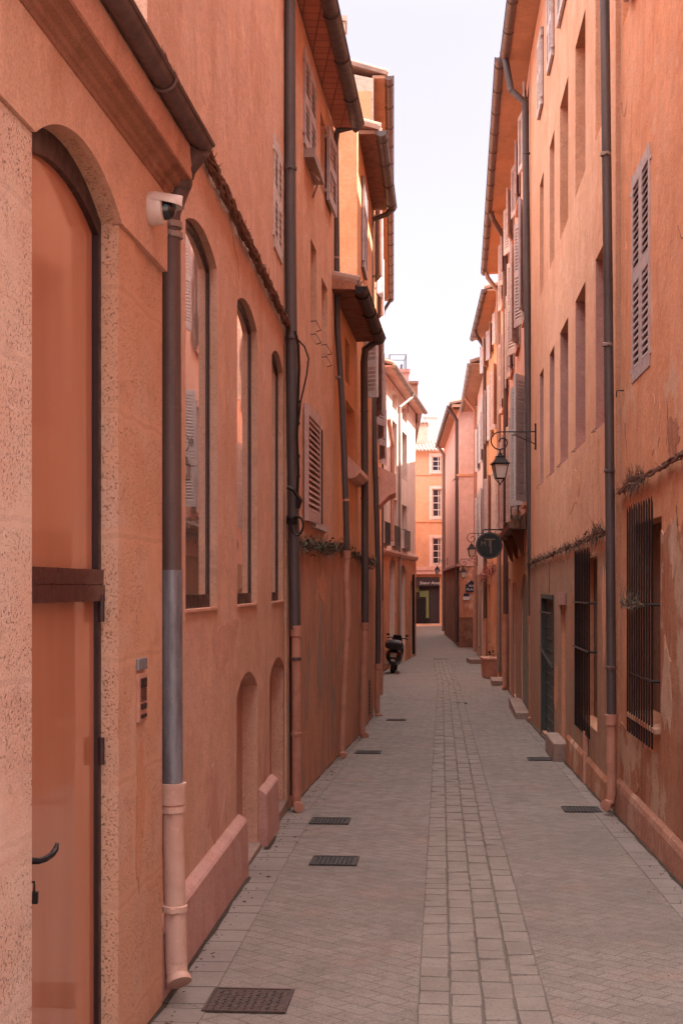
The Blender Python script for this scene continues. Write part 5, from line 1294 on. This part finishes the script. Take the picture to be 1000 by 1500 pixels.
# ---- scooter
def scooter():
    c = gpt(574.5, 986); x, y, z = c
    root = thing('scooter', 'black motor scooter with top box, parked on the left seen from behind', 'scooter', c)
    hd = .10; rm = Matrix.Rotation(-hd, 3, 'Z')@Matrix.Rotation(R(5), 3, 'Y')
    P = lambda a, b_, h: c+rm@Vector((a, b_, h))
    def wheel(yy, r, w):
        b = MB(); ax = rm@Vector((1, 0, 0)); pr = [(r*.72, -w*.5), (r*.9, -w*.5), (r, -w*.25), (r, w*.25), (r*.9, w*.5), (r*.72, w*.5)]
        b.lathe(P(0, yy, r), pr, axis=ax, n=26); wo = obj('wheel', b, M['rubber'], root, smooth=True)
        b = MB(); b.lathe(P(0, yy, r), [(r*.70, -w*.35), (r*.73, -w*.3), (r*.73, w*.3), (r*.70, w*.35)], axis=ax, n=20)
        for k in range(5):
            t = k*2*math.pi/5; b.tube([P(0, yy, r), P(0, yy+r*.7*math.cos(t), r+r*.7*math.sin(t))], .015, 5)
        obj('rim', b, M['zinc'], wo)
    wheel(.0, .25, .13); wheel(1.28, .25, .12)
    def loft(secs, n=14):
        b = MB(); vs = []
        for yy, zc, hw, hh, ex in secs:
            for j in range(n):
                t = 2*math.pi*j/n; cx, sx = math.cos(t), math.sin(t)
                vs.append(P(hw*math.copysign(abs(cx)**ex, cx), yy, zc+hh*math.copysign(abs(sx)**ex, sx)))
        k = len(secs); b.add(vs, [(i*n+j, i*n+(j+1) % n, (i+1)*n+(j+1) % n, (i+1)*n+j) for i in range(k-1) for j in range(n)]+[tuple(range(n))[::-1], tuple((k-1)*n+j for j in range(n))]); return b
    obj('body', loft([(-.26, .56, .13, .10, .8), (-.20, .54, .21, .16, .75), (.0, .52, .25, .20, .7), (.25, .48, .25, .20, .7), (.45, .42, .19, .16, .7), (.6, .30, .17, .08, .7), (.95, .29, .17, .06, .7)]), M['black'], root, smooth=True)
    obj('front_shield', loft([(.93, .50, .20, .24, .7), (1.0, .62, .23, .34, .75), (1.06, .66, .20, .34, .8), (1.12, .70, .08, .2, .8)]), M['black'], root, smooth=True)
    obj('seat', loft([(-.12, .74, .12, .03, .7), (-.05, .77, .15, .05, .7), (.3, .76, .15, .05, .7), (.6, .72, .10, .05, .7), (.66, .70, .04, .02, .7)]), M['rubber'], root, smooth=True)
    b = MB(); b.hexa([P(a, b_, h) for a, b_, h in ((-.09, -.30, .28), (.09, -.30, .28), (.11, -.2, .28), (-.11, -.2, .28), (-.12, -.27, .58), (.12, -.27, .58), (.13, -.15, .58), (-.13, -.15, .58))]); obj('mudguard', b, M['black'], root, bevel=.015)
    b = MB(); b.hexa([P(a, b_, h) for a, b_, h in ((-.09, -.325, .50), (.09, -.325, .50), (.09, -.315, .50), (-.09, -.315, .50), (-.105, -.30, .63), (.105, -.30, .63), (.105, -.29, .63), (-.105, -.29, .63))]); obj('number_plate', b, M['plate'], root)
    for sx in (-1, 1):
        b = MB(); b.ell(P(sx*.155, -.235, .60), (.03, .03, .045)); obj('tail_light', b, M['redlens'], root, smooth=True)
    b = MB(); put_text(b, '46', .13, P(0, -.312, .40), rm@Vector((1, 0, 0)), Z3, rm@Vector((0, -1, 0)), .003); obj('sticker', b, M['enamel_w'], root)
    tb = obj('top_box', loft([(-.52, .87, .20, .09, .6), (-.49, .87, .26, .13, .55), (-.30, .88, .27, .145, .55), (-.12, .88, .23, .13, .55), (-.09, .87, .18, .09, .6)]), M['black'], root, smooth=True)
    b = MB(); b.box(P(0, -.50, .935), (.42, .03, .05), rot=rm); obj('highlight_strip', b, M['chrome'], tb, bevel=.006)  # white highlight line on the top box, shaped as a bright strip
    b = MB(); b.box(P(0, -.28, .745), (.2, .35, .03), rot=rm); obj('rack', b, M['iron'], root)
    b = MB(); b.tube([P(0, 1.28, .25), P(0, 1.12, .75), P(0, 1.02, 1.0)], .025, 8)
    b.tube([P(-.33, .92, 1.02), P(-.18, .97, 1.03), P(0, 1.02, 1.0), P(.18, .97, 1.03), P(.33, .92, 1.02)], .016, 8); obj('handlebar', b, M['iron'], root)
    for sx in (-1, 1):
        b = MB(); b.tube([P(sx*.22, .95, 1.03), P(sx*.28, .93, 1.10)], .007, 6); b.ell(P(sx*.29, .92, 1.12), (.055, .012, .035), rot=rm); obj('mirror', b, M['iron'], root)
    b = MB(); b.tube([P(-.16, .25, .25), P(-.17, -.05, .27), P(-.18, -.32, .31)], .05, 10, rs=[.03, .055, .05]); ex = obj('exhaust', b, M['zinc'], root, smooth=True)
    b = MB(); b.lathe(P(-.18, -.33, .31), [(.052, 0), (.052, .05), (.03, .05)], axis=rm@Vector((0, 1, 0)), n=14); obj('end_cap', b, M['chrome'], ex)
    b = MB(); b.tube([P(-.10, .5, .26), P(-.28, .48, .01)], .012, 6); obj('side_stand', b, M['iron'], root)
    b = MB(); b.hexa([P(a, b_, h) for a, b_, h in ((-.17, 1.02, .95), (.17, 1.02, .95), (.17, 1.03, .95), (-.17, 1.03, .95), (-.12, .95, 1.12), (.12, .95, 1.12), (.12, .96, 1.12), (-.12, .96, 1.12))]); obj('windscreen', b, M['pane2'], root)
scooter()

# ---- litter along the wall feet
def litter():
    rnd = random.Random(21); b = MB()
    for i in range(700):
        W = rnd.choice((L1, L2, L2, L3, L3, L4, R0, R0, R1, R1, R2)); y = rnd.uniform(W.A.y+.1, W.B.y-.1)
        o = .07+abs(rnd.gauss(0, .05))+(.2*rnd.random() if rnd.random() < .15 else 0); p = W.P(y, o, 0); p.z = G(y)+.012
        s_ = rnd.uniform(.002, .006)*(1.8 if rnd.random() < .08 else 1); m = Matrix.Rotation(rnd.uniform(0, 6), 3, 'Z')@Matrix.Rotation(rnd.uniform(-.4, .4), 3, 'X')
        b.box(p, (s_*2, s_*1.3, s_*.5), rot=m)
    for i in range(160):
        y = 5+rnd.random()**1.5*25; x = rnd.uniform(-.6+.06*y, 1.6+.07*y-.0); s_ = rnd.uniform(.002, .004)
        b.box((x, y, G(y)+.006), (s_*2, s_*1.3, s_*.6), rot=Matrix.Rotation(rnd.uniform(0, 6), 3, 'Z'))
    o = struct('litter', b, M['twig']); o['kind'] = 'stuff'; o['label'] = 'specks of grit and dry leaf along the foot of the walls'; o['category'] = 'litter'
litter()

# ================================================================== CAMERA, LIGHT, SKY
cam = bpy.data.cameras.new('camera'); co = bpy.data.objects.new('camera', cam); COL.objects.link(co)
cam.sensor_fit = 'VERTICAL'; cam.sensor_height = 36; cam.lens = 36*F/1500; cam.shift_y = (HZ-750)/1500; cam.clip_start = .05; cam.clip_end = 8000
co.location = (0, 0, 0); co.rotation_euler = (R(90), 0, 0); S.camera = co

sd = Vector((1, .12, 1.42)).normalized()       # towards the sun
sun = bpy.data.lights.new('sun', 'SUN'); sun.energy = SUN; sun.angle = R(.6); sun.color = (1., .93, .84)
so = bpy.data.objects.new('sun', sun); COL.objects.link(so); so.rotation_euler = sd.to_track_quat('Z', 'Y').to_euler()
w = bpy.data.worlds.new('World'); S.world = w; w.use_nodes = True; nt = w.node_tree; nt.nodes.clear()
wo = nt.nodes.new('ShaderNodeOutputWorld'); bg = nt.nodes.new('ShaderNodeBackground'); sky = nt.nodes.new('ShaderNodeTexSky')
sky.sky_type = 'NISHITA'; sky.sun_disc = False; sky.sun_elevation = math.asin(sd.z); sky.sun_rotation = math.atan2(sd.x, sd.y)
sky.dust_density = 2.5; sky.air_density = 1.0; sky.ozone_density = 1.5
# thin high haze veils the blue
tc = nt.nodes.new('ShaderNodeTexCoord'); nz = nt.nodes.new('ShaderNodeTexNoise'); nz.inputs['Scale'].default_value = 2.2; nz.inputs['Detail'].default_value = 6
mr = nt.nodes.new('ShaderNodeMapRange'); mr.inputs[1].default_value = .3; mr.inputs[2].default_value = .7; mr.inputs[3].default_value = .80; mr.inputs[4].default_value = .93
mx = nt.nodes.new('ShaderNodeMix'); mx.data_type = 'RGBA'; mx.inputs[7].default_value = HAZE
nt.links.new(tc.outputs['Generated'], nz.inputs['Vector']); nt.links.new(nz.outputs[0], mr.inputs[0]); nt.links.new(mr.outputs[0], mx.inputs[0])
sx = nt.nodes.new('ShaderNodeSeparateXYZ'); el = nt.nodes.new('ShaderNodeMapRange'); el.interpolation_type = 'SMOOTHSTEP'
el.inputs[1].default_value = .38; el.inputs[2].default_value = .80
hz = nt.nodes.new('ShaderNodeMix'); hz.data_type = 'RGBA'; hz.inputs[6].default_value = LOWSKY; hz.inputs[7].default_value = HAZE
nt.links.new(tc.outputs['Generated'], sx.inputs[0]); nt.links.new(sx.outputs[2], el.inputs[0]); nt.links.new(el.outputs[0], hz.inputs[0]); nt.links.new(hz.outputs[2], mx.inputs[7])
nt.links.new(sky.outputs[0], mx.inputs[6]); nt.links.new(mx.outputs[2], bg.inputs[0]); nt.links.new(bg.outputs[0], wo.inputs[0]); bg.inputs[1].default_value = SKY
S.view_settings.view_transform = 'Standard'; S.view_settings.look = 'None'; S.view_settings.gamma = 1; S.view_settings.exposure = EXPO
S.render.engine = 'CYCLES'; S.cycles.max_bounces = 10; S.cycles.diffuse_bounces = 6; S.cycles.glossy_bounces = 4; S.cycles.transmission_bounces = 4
S.cycles.sample_clamp_indirect = 6; S.cycles.caustics_reflective = False; S.cycles.caustics_refractive = False
